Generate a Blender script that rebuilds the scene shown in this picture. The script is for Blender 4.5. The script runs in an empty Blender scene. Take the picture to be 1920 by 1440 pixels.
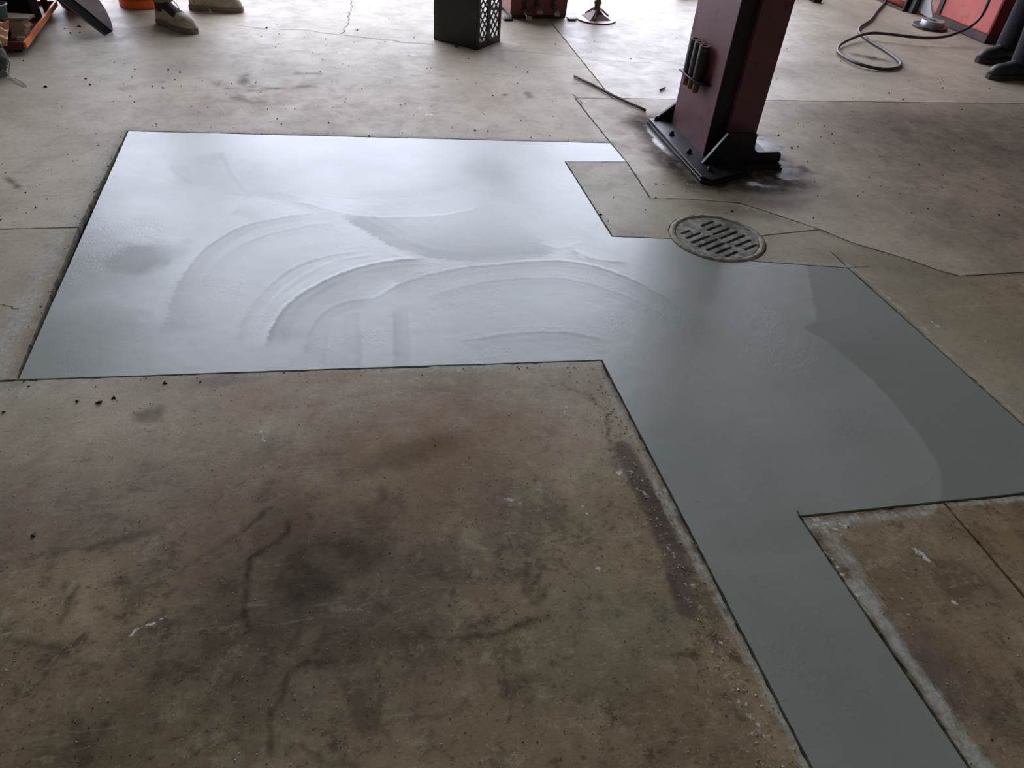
import bpy, bmesh, math, random
import numpy as np
from mathutils import Vector, Matrix, Euler
from mathutils.geometry import delaunay_2d_cdt

random.seed(7)
rng = np.random.default_rng(7)
scene = bpy.context.scene
COL = scene.collection

# ------------------------------------------------------------------ camera, light, exposure
CAM_H = 1.35                                  # metres above the floor
FOCAL = 1340.0                                # in pixels of a 1920 wide frame
R = np.array([[0.97660691, -0.20398324, 0.06804243],
              [0.08215526, 0.64637362, 0.7585833],
              [-0.19871952, -0.73524961, 0.64801124]])   # camera axes (rows) in world axes
cam_data = bpy.data.cameras.new('camera')
cam_data.sensor_fit = 'HORIZONTAL'
cam_data.sensor_width = 36.0
cam_data.lens = 36.0 * FOCAL / 1920.0
cam_data.clip_start = 0.02
cam = bpy.data.objects.new('camera', cam_data)
M = Matrix([[R[0][0], R[1][0], R[2][0], 0], [R[0][1], R[1][1], R[2][1], 0], [R[0][2], R[1][2], R[2][2], CAM_H], [0, 0, 0, 1]])
cam.matrix_world = M
COL.objects.link(cam)
scene.camera = cam

SKY_STRENGTH = 6.9
scene.view_settings.view_transform = 'Standard'
scene.view_settings.look = 'None'
scene.view_settings.gamma = 1.0
scene.view_settings.use_curve_mapping = False
scene.view_settings.exposure = 0.0
world = bpy.data.worlds.new('overcast_sky')
scene.world = world
world.use_nodes = True
bg = world.node_tree.nodes['Background']
bg.inputs[0].default_value = (0.80, 0.84, 1.0, 1)
bg.inputs[1].default_value = SKY_STRENGTH

# building: camera stands at the origin, +Y looks along the saw cuts to the open bays
XL, XR, YF, YB, ZC = -5.2, 9.5, -4.5, 8.5, 7.0
BAYS = [(-3.2, 1.66, 5.8), (1.98, 5.5, 5.8)]     # x0, x1, head height of the two open doors

def portal(name, x, y, z, rx, rz, sx, sy):
    l = bpy.data.lights.new(name, 'AREA')
    l.shape = 'RECTANGLE'; l.size = sx; l.size_y = sy
    l.cycles.is_portal = True
    o = bpy.data.objects.new(name, l)
    o.location = (x, y, z); o.rotation_euler = (rx, 0, rz)
    COL.objects.link(o)
for x0, x1, h in BAYS:
    portal('door_portal', (x0 + x1) / 2, YB + 0.12, h / 2, math.radians(-90), 0, x1 - x0, h)

def add_fill_light(x, y, power):
    l = bpy.data.lights.new('fill_light', 'AREA')
    l.shape = 'RECTANGLE'; l.size = 0.16; l.size_y = 1.3
    l.energy = power; l.color = (1.0, 0.95, 0.86)
    o = bpy.data.objects.new('fill_light', l)
    o.location = (x, y, ZC - 0.14)
    COL.objects.link(o)
FILL_SPOTS = [(-2.2, -0.9), (1.2, -0.9), (4.6, -0.9), (-2.2, -3.2), (1.2, -3.2)]  # unseen fill lights added behind the camera to lift the foreground
FILL_W = 9.0
for lx, ly in FILL_SPOTS:
    add_fill_light(lx, ly, FILL_W)

# ------------------------------------------------------------------ helpers
def at(u, v, z=0.0):
    """world point at height z that the photograph shows at pixel (u, v)"""
    d = R.T @ np.array([u - 960.0, 720.0 - v, -FOCAL])
    t = (CAM_H - z) / -d[2]
    return Vector((d[0] * t, d[1] * t, z))

def link(o, parent=None):
    COL.objects.link(o)
    if parent is not None:
        o.parent = parent
    return o

def empty(name, loc=(0, 0, 0), rz=0.0):
    o = bpy.data.objects.new(name, None)
    o.location = loc; o.rotation_euler = (0, 0, rz)
    o.empty_display_size = 0.1
    return link(o)

def tag(o, label=None, cat=None, group=None, kind=None):
    if label: o['label'] = label
    if cat: o['category'] = cat
    if group: o['group'] = group
    if kind: o['kind'] = kind
    return o

def obj(name, bm, mat, parent=None, smooth=False, loc=None, rot=None):
    me = bpy.data.meshes.new(name)
    bmesh.ops.recalc_face_normals(bm, faces=bm.faces[:])
    bm.to_mesh(me); bm.free()
    if smooth:
        for p in me.polygons: p.use_smooth = True
    if mat: me.materials.append(mat)
    o = bpy.data.objects.new(name, me)
    link(o, parent)
    if loc is not None: o.location = loc
    if rot is not None: o.rotation_euler = rot
    return o

def smooth_by_angle(o, deg=35):
    me = o.data
    bm = bmesh.new(); bm.from_mesh(me)
    for f in bm.faces: f.smooth = True
    for e in bm.edges:
        if len(e.link_faces) == 2 and e.calc_face_angle(0) > math.radians(deg): e.smooth = False
    bm.to_mesh(me); bm.free()
    return o

def add_box(bm, c, s, rot=None, bevel=0.0):
    r = bmesh.ops.create_cube(bm, size=1.0)
    vs = r['verts']
    for v in vs: v.co = Vector((v.co.x * s[0], v.co.y * s[1], v.co.z * s[2]))
    if bevel:
        es = list({e for v in vs for e in v.link_edges})
        b = bmesh.ops.bevel(bm, geom=es, offset=bevel, segments=2, affect='EDGES', profile=0.5)
        vs = list({v for f in b['faces'] for v in f.verts} | {v for v in vs if v.is_valid})
    m = Matrix.Translation(Vector(c))
    if rot is not None: m = m @ (rot if isinstance(rot, Matrix) else Euler(rot).to_matrix().to_4x4())
    for v in vs: v.co = m @ v.co
    return vs

def add_beam(bm, a, b, w, h):
    """square bar from a to b, w across and h high"""
    a = Vector(a); b = Vector(b); d = (b - a)
    up = Vector((0, 0, 1)) if abs(d.normalized().z) < 0.95 else Vector((0, 1, 0))
    x = d.normalized(); y = up.cross(x).normalized(); z = x.cross(y)
    m = Matrix((x, y, z)).transposed().to_4x4()
    return add_box(bm, (a + b) / 2, (d.length, w, h), m)

def add_tube(bm, pts, rad, seg=10, caps=True, closed=False):
    pts = [Vector(p) for p in pts]
    n = len(pts)
    rads = rad if isinstance(rad, (list, tuple)) else [rad] * n
    rings = []
    prev = None
    for i, p in enumerate(pts):
        if closed: t = pts[(i + 1) % n] - pts[i - 1]
        else: t = pts[min(i + 1, n - 1)] - pts[max(i - 1, 0)]
        t.normalize()
        if prev is None:
            a = Vector((0, 0, 1)) if abs(t.z) < 0.9 else Vector((1, 0, 0))
            x = t.cross(a).normalized()
        else:
            x = (prev - t * prev.dot(t)).normalized()
        prev = x
        y = t.cross(x)
        rings.append([bm.verts.new(p + (x * math.cos(2 * math.pi * k / seg) + y * math.sin(2 * math.pi * k / seg)) * rads[i]) for k in range(seg)])
    for i in range(n if closed else n - 1):
        A, B = rings[i], rings[(i + 1) % n]
        for k in range(seg):
            bm.faces.new((A[k], A[(k + 1) % seg], B[(k + 1) % seg], B[k]))
    if caps and not closed:
        bm.faces.new(rings[0][::-1]); bm.faces.new(rings[-1])
    return rings

def spline(pts, sub=6):
    """Catmull-Rom through the points"""
    P = [np.array(p, float) for p in pts]
    P = [2 * P[0] - P[1]] + P + [2 * P[-1] - P[-2]]
    out = []
    for i in range(1, len(P) - 2):
        for k in range(sub):
            t = k / sub
            a, b, c, d = P[i - 1], P[i], P[i + 1], P[i + 2]
            out.append(0.5 * ((2 * b) + (-a + c) * t + (2 * a - 5 * b + 4 * c - d) * t * t + (-a + 3 * b - 3 * c + d) * t ** 3))
    out.append(P[-2])
    return [Vector(p) for p in out]

def add_lathe(bm, prof, seg=32, m=None, close=False):
    """revolve (radius, z) profile around Z"""
    m = m or Matrix()
    rings = []
    for r, z in prof:
        if r < 1e-6: rings.append([bm.verts.new(m @ Vector((0, 0, z)))])
        else: rings.append([bm.verts.new(m @ Vector((r * math.cos(2 * math.pi * k / seg), r * math.sin(2 * math.pi * k / seg), z))) for k in range(seg)])
    pairs = list(zip(rings[:-1], rings[1:]))
    if close: pairs.append((rings[-1], rings[0]))
    for A, B in pairs:
        for k in range(seg):
            k2 = (k + 1) % seg
            if len(A) == 1 and len(B) == 1: continue
            if len(A) == 1: bm.faces.new((A[0], B[k], B[k2]))
            elif len(B) == 1: bm.faces.new((A[k], A[k2], B[0]))
            else: bm.faces.new((A[k], A[k2], B[k2], B[k]))

def add_prism(bm, poly, h, m=None):
    """polygon in local XY extruded along local Z by h"""
    m = m or Matrix()
    a = [bm.verts.new(m @ Vector((x, y, 0))) for x, y in poly]
    b = [bm.verts.new(m @ Vector((x, y, h))) for x, y in poly]
    n = len(poly)
    bm.faces.new(a[::-1]); bm.faces.new(b)
    for i in range(n): bm.faces.new((a[i], a[(i + 1) % n], b[(i + 1) % n], b[i]))

def BM(): return bmesh.new()

# ------------------------------------------------------------------ node helpers
def srgb(r, g, b):
    f = lambda c: (c / 255 / 12.92) if c / 255 <= 0.04045 else ((c / 255 + 0.055) / 1.055) ** 2.4
    return (f(r), f(g), f(b), 1.0)

class Mat:
    def __init__(s, name):
        s.m = bpy.data.materials.new(name); s.m.use_nodes = True
        s.nt = s.m.node_tree; s.b = s.nt.nodes['Principled BSDF']
    def n(s, t, **k):
        nd = s.nt.nodes.new(t)
        for a, v in k.items(): setattr(nd, a, v)
        return nd
    def put(s, sock, v):
        if isinstance(v, bpy.types.NodeSocket): s.nt.links.new(v, sock)
        elif v is not None: sock.default_value = v
    def coord(s, scale=(1, 1, 1), rot=(0, 0, 0), warp=0.0, warp_scale=3.0, kind='Object'):
        c = s.n('ShaderNodeTexCoord').outputs[kind]
        mp = s.n('ShaderNodeMapping'); s.put(mp.inputs[0], c)
        mp.inputs['Rotation'].default_value = rot; mp.inputs['Scale'].default_value = scale
        out = mp.outputs[0]
        if warp:
            nz = s.n('ShaderNodeTexNoise'); s.put(nz.inputs['Vector'], out); nz.inputs['Scale'].default_value = warp_scale
            vm = s.n('ShaderNodeVectorMath', operation='MULTIPLY_ADD'); s.put(vm.inputs[0], nz.outputs['Color'])
            vm.inputs[1].default_value = (warp, warp, warp); s.put(vm.inputs[2], out); out = vm.outputs[0]
        return out
    def noise(s, vec, scale, detail=4, rough=0.55, dist=0.0, col=False):
        nz = s.n('ShaderNodeTexNoise'); s.put(nz.inputs['Vector'], vec)
        nz.inputs['Scale'].default_value = scale; nz.inputs['Detail'].default_value = detail
        nz.inputs['Roughness'].default_value = rough; nz.inputs['Distortion'].default_value = dist
        return nz.outputs['Color' if col else 'Fac']
    def voro(s, vec, scale, feature='F1', out='Distance'):
        nz = s.n('ShaderNodeTexVoronoi', feature=feature); s.put(nz.inputs['Vector'], vec); nz.inputs['Scale'].default_value = scale
        return nz.outputs[out]
    def ramp(s, f, a, b, lo=0.0, hi=1.0, smooth=True):
        r = s.n('ShaderNodeMapRange', interpolation_type='SMOOTHSTEP' if smooth else 'LINEAR')
        s.put(r.inputs['Value'], f); r.inputs['From Min'].default_value = a; r.inputs['From Max'].default_value = b
        r.inputs['To Min'].default_value = lo; r.inputs['To Max'].default_value = hi
        return r.outputs['Result']
    def math(s, op, a, b=None, c=None, clamp=False):
        m = s.n('ShaderNodeMath', operation=op, use_clamp=clamp)
        s.put(m.inputs[0], a)
        if b is not None: s.put(m.inputs[1], b)
        if c is not None: s.put(m.inputs[2], c)
        return m.outputs[0]
    def mix(s, f, a, b, mode='MIX'):
        m = s.n('ShaderNodeMix', data_type='RGBA', blend_type=mode)
        s.put(m.inputs[0], f); s.put(m.inputs[6], a); s.put(m.inputs[7], b)
        return m.outputs[2]
    def attr(s, name):
        a = s.n('ShaderNodeAttribute', attribute_name=name)
        sp = s.n('ShaderNodeSeparateColor'); s.put(sp.inputs[0], a.outputs['Color'])
        return sp.outputs[0], sp.outputs[1], sp.outputs[2], a.outputs['Alpha']
    def bump(s, h, strength, dist, prev=None):
        b = s.n('ShaderNodeBump'); s.put(b.inputs['Height'], h); b.inputs['Strength'].default_value = strength
        b.inputs['Distance'].default_value = dist
        if prev is not None: s.put(b.inputs['Normal'], prev)
        return b.outputs[0]
    def fin(s, color=None, rough=None, normal=None, metal=None, spec=None, ior=None, alpha=None):
        for k, v in (('Base Color', color), ('Roughness', rough), ('Normal', normal), ('Metallic', metal), ('Specular IOR Level', spec), ('IOR', ior), ('Alpha', alpha)):
            if v is not None: s.put(s.b.inputs[k], v)
        return s.m

def simple(name, rgb, rough=0.5, metal=0.0, vary=0.25, scale=9.0, wear=None, wear_amt=0.5, bump=0.0, bscale=60, spec=0.5):
    """painted / plastic / cloth surface with grain, grime and optional worn patches"""
    m = Mat(name); c = srgb(*rgb)
    v = m.coord()
    n1 = m.noise(v, scale, 5)
    dark = tuple(x * (1 - vary) for x in c[:3]) + (1,)
    lite = tuple(min(1, x * (1 + vary)) for x in c[:3]) + (1,)
    col = m.mix(m.ramp(n1, 0.3, 0.7), dark, lite)
    if wear:
        col = m.mix(m.ramp(m.noise(v, scale * 2.3, 6, 0.65), 0.62 - 0.15 * wear_amt, 0.70), col, srgb(*wear))
    nrm = m.bump(m.noise(v, bscale, 4), bump, 0.01) if bump else None
    return m.fin(col, m.ramp(n1, 0.2, 0.8, rough - 0.06, rough + 0.08), nrm, metal, spec)

# ------------------------------------------------------------------ numpy fields
def vnoise(x, y, seed=0):
    xi = np.floor(x).astype(np.int64); yi = np.floor(y).astype(np.int64)
    fx = x - xi; fy = y - yi
    fx = fx * fx * (3 - 2 * fx); fy = fy * fy * (3 - 2 * fy)
    def h(a, b):
        n = (a * 374761393 + b * 668265263 + seed * 974634777) & 0x7fffffff
        n = ((n ^ (n >> 13)) * 1274126177) & 0x7fffffff
        return ((n ^ (n >> 16)) & 0xffff) / 65535.0
    return (h(xi, yi) * (1 - fx) + h(xi + 1, yi) * fx) * (1 - fy) + (h(xi, yi + 1) * (1 - fx) + h(xi + 1, yi + 1) * fx) * fy
def fbm(x, y, f, seed=0, o=4):
    s = 0; a = 0.5
    for i in range(o):
        s = s + a * vnoise(x * f, y * f, seed + i * 17); f *= 2.03; a *= 0.5
    return s / (1 - 0.5 ** o)
def sstep(a, b, x):
    t = np.clip((x - a) / (b - a), 0, 1); return t * t * (3 - 2 * t)
def poly_sd(P, pts):
    """distance, signed side (+ left of travel) and run fraction for each point against a polyline"""
    best = np.full(len(P), 1e9); side = np.ones(len(P)); run = np.zeros(len(P))
    pts = np.array([(p[0], p[1]) for p in pts], float)
    L = np.r_[0, np.cumsum(np.linalg.norm(np.diff(pts, axis=0), axis=1))]
    for i in range(len(pts) - 1):
        a, b = pts[i], pts[i + 1]; d = b - a; l2 = d @ d + 1e-12
        t = np.clip(((P - a) @ d) / l2, 0, 1)
        q = P - a - t[:, None] * d
        dist = np.hypot(q[:, 0], q[:, 1])
        c = d[0] * (P[:, 1] - a[1]) - d[1] * (P[:, 0] - a[0])
        k = dist < best
        best[k] = dist[k]; side[k] = np.sign(c[k]) + (c[k] == 0); run[k] = (L[i] + t[k] * (L[i + 1] - L[i])) / L[-1]
    return best, side, run
def line_px(pts): return [at(u, v) for u, v in pts]
def smear(P, pts, w, curve=True):
    pl = line_px(pts)
    if curve and len(pts) > 2: pl = spline(pl, 5)
    wx = P[:, 0] + 0.03 * (fbm(P[:, 0], P[:, 1], 14, 5) - 0.5) + .012 * (fbm(P[:, 0], P[:, 1], 50, 6) - 0.5)
    wy = P[:, 1] + 0.03 * (fbm(P[:, 0], P[:, 1], 14, 9) - 0.5) + .012 * (fbm(P[:, 0], P[:, 1], 50, 8) - 0.5)
    d, s, r = poly_sd(np.c_[wx, wy], pl)
    return np.exp(-(d / w) ** 2) * sstep(0, 0.12, r + 0.03) * sstep(0, 0.12, 1.03 - r)
def blob(P, u, v, rx, ry, rot=0.0, seed=3, hard=0.6):
    c = at(u, v)
    x = P[:, 0] - c[0]; y = P[:, 1] - c[1]
    ca, sa = math.cos(rot), math.sin(rot)
    a = (x * ca + y * sa) / rx; b = (-x * sa + y * ca) / ry
    d = np.sqrt(a * a + b * b) + (fbm(P[:, 0], P[:, 1], 2.2 / max(rx, ry) * 0.5, seed) - 0.5) * 1.1 + (fbm(P[:, 0], P[:, 1], 9 / max(rx, ry) * 0.4, seed + 40) - 0.5) * 0.5
    return 1 - sstep(hard * 0.6, 1.0 + (1 - hard), d)

# ------------------------------------------------------------------ floor layout (plan of cuts and joints)
w2 = lambda p: (p[0], p[1])
TL, TR, BL, IN = at(240, 245), at(1145, 268), at(32, 712), at(1128, 675)
TIP, N1, N2 = at(1175, 303), at(1060, 303), at(1148, 443)
SIN, R1 = at(1500, 968), at(1590, 502)
CORNER = Vector((1.886, 0.918, 0))
SL0, SR0 = Vector((0.862, YF, 0)), Vector((1.185, YF, 0))
J1B, J1A = at(148, 426), Vector((XL, 2.72, 0))
BLX = Vector((XL, 1.86, 0))
K, J23 = Vector((1.268, 3.898, 0)), Vector((1.484, 3.889, 0))
J2R, J3T = Vector((XR, 3.54, 0)), Vector((1.60, YB, 0))
H1, H2, H3 = at(1220, 372), at(1285, 372), at(1390, 381)
J5 = [at(1480, 410), at(1538, 430), at(1600, 455), at(1700, 485), at(1760, 506), at(1800, 517), at(1920, 510)]
J5R = Vector((XR, 1.75, 0))
DC, DR = Vector((1.416, 2.312, 0)), 0.192          # drain centre and ring radius
def on_ring(p, r=DR):
    d = Vector((p[0] - DC[0], p[1] - DC[1], 0)).normalized(); return DC + d * r
DA, DB, DD = on_ring(at(1262, 447)), on_ring(at(1420, 500)), on_ring(at(1443, 441))
def arc(a, b, ccw):
    t0 = math.atan2(a[1] - DC[1], a[0] - DC[0]); t1 = math.atan2(b[1] - DC[1], b[0] - DC[0])
    if ccw and t1 < t0: t1 += 2 * math.pi
    if not ccw and t1 > t0: t1 -= 2 * math.pi
    n = 24
    return [DC + Vector((math.cos(t0 + (t1 - t0) * k / n), math.sin(t0 + (t1 - t0) * k / n), 0)) * DR for k in range(1, n)]
D_TOP = SIN + (CORNER - SIN) * 0.47
D_BOT = Vector((1.50, YF, 0)); E_R = Vector((XR, 0.62, 0))

PATCH = [TL, BL, IN, SL0, SR0, SIN, CORNER, R1, DB] + arc(DB, DA, False) + [DA, N2, N1, TIP, TR]
SLABS = {
    'A': [J1A, J1B, TL, TR, K, J23, J3T, Vector((XL, YB, 0))],
    'B': [BLX, BL, J1B, J1A],
    'C': [Vector((XL, YF, 0)), SL0, IN, BL, BLX],
    'G': [J23, J2R, Vector((XR, YB, 0)), J3T],
    'F': [K, TR, TIP, H1, H2, H3] + J5 + [J5R, J2R, J23],
    'H': [TIP, N1, N2, DA] + arc(DA, DD, False) + [DD, J5[1], J5[0], H3, H2, H1],
    'E': [DB, R1, CORNER, E_R, J5R] + J5[:0:-1] + [DD] + arc(DD, DB, False),
    'D': [SIN, SR0, D_BOT, D_TOP],
    'I': [D_TOP, D_BOT, Vector((XR, YF, 0)), E_R, CORNER],
}

def area2(p): return sum(p[i][0] * p[(i + 1) % len(p)][1] - p[(i + 1) % len(p)][0] * p[i][1] for i in range(len(p)))
def inset_dense(poly, gap, chip, seed):
    """inset the outline, densify it and chip its arris"""
    p = [np.array([v[0], v[1]]) for v in poly]
    if area2(p) < 0: p = p[::-1]
    n = len(p); q = []
    for i in range(n):
        a, b, c = p[i - 1], p[i], p[(i + 1) % n]
        d1 = (b - a) / np.linalg.norm(b - a); d2 = (c - b) / np.linalg.norm(c - b)
        n1 = np.array([-d1[1], d1[0]]); n2 = np.array([-d2[1], d2[0]])
        m = (n1 + n2); m /= np.linalg.norm(m)
        q.append(b + m * gap / max(0.35, m @ n1))
    out = []
    for i in range(n):
        a, b = q[i], q[(i + 1) % n]; t = 0.0; L = np.linalg.norm(b - a)
        d = (b - a) / L; nn = np.array([-d[1], d[0]])
        while t < L - 1e-4:
            pt = a + d * t
            e = chip * (fbm(np.array([pt[0]]), np.array([pt[1]]), 45, seed)[0] ** 3 * 3.0) if 0 < t else 0
            out.append(pt + nn * e)
            vis = -0.6 - 0.5 * pt[1] < pt[0] < 0.6 + 1.1 * pt[1] and pt[1] > 0.2
            st = max(0.008, 0.008 * pt[1]) if vis else 0.12
            t += st
            if L - t < st * 0.5: break
    return np.array(out)
def inside(P, poly):
    x, y = P[:, 0], P[:, 1]; r = np.zeros(len(P), bool); n = len(poly)
    for i in range(n):
        (x0, y0), (x1, y1) = poly[i], poly[(i + 1) % n]
        k = ((y0 > y) != (y1 > y)) & (x < (x1 - x0) * (y - y0) / (y1 - y0 + 1e-15) + x0)
        r ^= k
    return r
def graded(x0, x1, y0, y1, q=0.0085):
    rows = []; y = y0; k = 0
    while y < y1:
        s = 0.14 if y < 0.2 else max(0.006, q * y)
        if y > 6.7: s = 0.14
        xa, xb = max(x0, -0.62 - 0.36 * y), min(x1, 0.95 + 0.97 * y)
        xs = []
        if y > 0.2:
            xs += list(np.arange(x0, xa, 0.14)) + list(np.arange(xa, xb, s)) + list(np.arange(max(xb, x0), x1, 0.14))
        else: xs += list(np.arange(x0, x1, 0.14))
        xs = np.array(xs) + (s * 0.5 if k % 2 else 0)
        rows.append(np.c_[xs, np.full(len(xs), y)]); y += s; k += 1
    P = np.concatenate(rows)
    return P + (rng.random(P.shape) - 0.5) * 0.0015
def slab_mesh(name, poly, gap, chip, seed, thick=0.03, q=0.0085):
    B = inset_dense(poly, gap, chip, seed)
    P = graded(B[:, 0].min(), B[:, 0].max(), B[:, 1].min(), B[:, 1].max(), q)
    P = P[inside(P, B)]
    d = np.full(len(P), 1e9)                       # keep interior points off the outline
    for s in range(0, len(P), 4000):
        c = P[s:s + 4000]
        D = ((c[:, None, 0] - B[None, :, 0]) ** 2 + (c[:, None, 1] - B[None, :, 1]) ** 2).min(1)
        d[s:s + 4000] = np.sqrt(D)
    P = P[d > np.where(P[:, 1] > 0.2, np.maximum(0.004, 0.0045 * P[:, 1]), 0.03)]
    nb = len(B)
    V = [Vector((x, y)) for x, y in np.r_[B, P]]
    v, e, f, *_ = delaunay_2d_cdt(V, [], [list(range(nb))], 1, 1e-6)
    v = np.array([(a[0], a[1]) for a in v])
    z = -0.0016 * fbm(v[:, 0], v[:, 1], 3.0, seed) - 0.0006 * fbm(v[:, 0], v[:, 1], 30, seed)
    n0 = len(v)
    verts = np.c_[v, z]
    cnt = {}
    for t in f:
        for i in range(len(t)):
            a, b = t[i], t[(i + 1) % len(t)]
            cnt[(a, b)] = 1
    border = [(a, b) for (a, b) in cnt if (b, a) not in cnt]
    bidx = {}
    low = []
    for a, b in border:
        for k in (a, b):
            if k not in bidx: bidx[k] = n0 + len(low); low += [(v[k][0], v[k][1], z[k]), (v[k][0], v[k][1], -thick)]
    faces = [tuple(t) for t in f] + [(bidx[b], bidx[a], bidx[a] + 1, bidx[b] + 1) for a, b in border]
    verts = np.r_[verts, np.array(low)]
    me = bpy.data.meshes.new(name)
    me.from_pydata(verts.tolist(), [], faces)
    me.polygons.foreach_set('use_smooth', [True] * len(f) + [False] * len(border))
    me.update()
    return me, verts[:, :2]
def color_attr(me, name, ch):
    a = me.color_attributes.new(name, 'FLOAT_COLOR', 'POINT')
    a.data.foreach_set('color', np.stack([np.clip(c, 0, 1) for c in ch], 1).astype(np.float32).ravel())
#%%MATERIALS
# ------------------------------------------------------------------ concrete materials
def old_concrete():
    m = Mat('old_concrete')
    slur, oil_shade, dirt, fleck = m.attr('wear'); tan, purp, green, gloss = m.attr('tone')
    v = m.coord(); vw = m.coord(warp=0.10, warp_scale=5.0)
    big = m.noise(vw, 2.4, 6, 0.6); med = m.noise(vw, 9, 9, 0.72, 0.25); fine = m.noise(v, 60, 6, 0.7); grit = m.noise(v, 260, 3, 0.6)
    pale = m.mix(m.ramp(big, 0.3, 0.7), srgb(182, 168, 148), srgb(208, 195, 175))
    pale = m.mix(m.ramp(med, 0.45, 0.75, 0, 0.5), pale, srgb(152, 142, 130))
    fw = m.coord(warp=0.045, warp_scale=11)
    t1 = m.noise(vw, 7.0, 10, 0.74, 0.15); t2 = m.noise(fw, 16.0, 9, 0.76, 0.2); t3 = m.noise(m.coord((1, 1.7, 1), (0, 0, 0.45)), 34.0, 7, 0.75, 0.25)
    brown = m.mix(m.ramp(big, 0.32, 0.68), srgb(124, 109, 82), srgb(152, 136, 106))
    brown = m.mix(m.ramp(t1, 0.50, 0.62, 0, 0.62), brown, srgb(88, 75, 56))
    brown = m.mix(m.ramp(t1, 0.47, 0.36, 0, 0.55), brown, srgb(172, 157, 124))
    brown = m.mix(m.ramp(t2, 0.53, 0.64, 0, 0.70), brown, srgb(74, 62, 46))
    brown = m.mix(m.ramp(t2, 0.45, 0.36, 0, 0.55), brown, srgb(172, 162, 136))
    brown = m.mix(m.ramp(t3, 0.56, 0.66, 0, 0.60), brown, srgb(70, 59, 47))
    brown = m.mix(m.ramp(t3, 0.42, 0.33, 0, 0.50), brown, srgb(178, 168, 144))
    col = m.mix(dirt, pale, brown)
    col = m.mix(m.math('MULTIPLY', tan, m.ramp(med, 0.25, 0.65, 0.35, 1.0)), col, srgb(134, 104, 70))
    col = m.mix(m.math('MULTIPLY', purp, 0.7), col, srgb(108, 94, 90))
    col = m.mix(m.math('MULTIPLY', green, 0.7), col, srgb(152, 150, 122))
    # streaky scuffs, dragged in several directions
    for ang, sc, lo, c, k in ((0.5, 7, 0.60, (176, 170, 154), 0.35), (-0.6, 9, 0.62, (70, 60, 50), 0.40), (2.2, 11, 0.63, (70, 62, 54), 0.30), (1.3, 8, 0.64, (182, 178, 164), 0.25)):
        sv = m.coord((sc * 0.9, sc * 7, 1), (0, 0, ang), 0.9, 0.35)
        col = m.mix(m.ramp(m.noise(sv, 1.0, 5, 0.65), lo, lo + 0.12, 0, k), col, srgb(*c))
    # dark spots, hairline pits and pale specks
    col = m.mix(m.ramp(m.noise(v, 34, 5, 0.7), 0.66, 0.74, 0, 0.55), col, srgb(66, 58, 50))
    vd = m.voro(v, 55); col = m.mix(m.ramp(vd, 0.10, 0.04, 0, 0.7), col, srgb(188, 184, 170))
    vd2 = m.voro(vw, 31); col = m.mix(m.ramp(vd2, 0.085, 0.05, 0, 0.75), col, srgb(46, 40, 36))
    col = m.mix(m.math('MULTIPLY', oil_shade, m.ramp(m.noise(vw, 16, 7, 0.7), 0.25, 0.6, 0.55, 1.0)), col, srgb(50, 41, 35))
    sn = m.math('ADD', m.math('MULTIPLY', m.math('SUBTRACT', m.noise(vw, 20, 9, 0.78), 0.5), 1.5), m.math('MULTIPLY', m.math('SUBTRACT', m.noise(m.coord((1.2, 0.25, 1), (0, 0, 0.05)), 70, 5, 0.7), 0.5), 1.1))
    sl = m.ramp(m.math('ADD', slur, m.math('MULTIPLY', sn, m.ramp(slur, 0.05, 0.4))), 0.28, 0.95, 0, 0.82)
    col = m.mix(sl, col, m.mix(m.ramp(fine, 0.3, 0.7), srgb(156, 157, 144), srgb(196, 198, 188)))
    fk = m.ramp(m.math('ADD', fleck, m.math('MULTIPLY', m.math('SUBTRACT', m.noise(v, 70, 4, 0.7), 0.5), 1.4)), 0.45, 0.6)
    col = m.mix(fk, col, srgb(206, 206, 200))
    col = m.mix(m.ramp(grit, 0.35, 0.65, 0, 0.18), col, srgb(70, 64, 56))
    rough = m.math('SUBTRACT', m.ramp(med, 0.3, 0.7, 0.50, 0.64), m.math('MULTIPLY', gloss, 0.30))
    rough = m.math('SUBTRACT', rough, m.math('MULTIPLY', oil_shade, 0.02))
    rough = m.math('ADD', rough, m.math('MULTIPLY', sl, 0.2))
    h = m.math('ADD', m.math('MULTIPLY', med, 0.6), m.math('ADD', m.math('MULTIPLY', fine, 0.35), m.math('MULTIPLY', grit, 0.12)))
    nrm = m.bump(h, 0.16, 0.010)
    spec = m.math('MULTIPLY', m.math('MULTIPLY_ADD', gloss, 0.55, 0.10), m.math('SUBTRACT', 1.0, m.math('MULTIPLY', oil_shade, m.ramp(gloss, 0.3, 0.7, 0.75, 0.0)), clamp=True))
    rough = m.math('ADD', rough, m.math('MULTIPLY', oil_shade, m.ramp(gloss, 0.3, 0.7, 0.25, 0.0)), clamp=True)
    return m.fin(col, rough, nrm, 0.0, spec)

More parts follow.
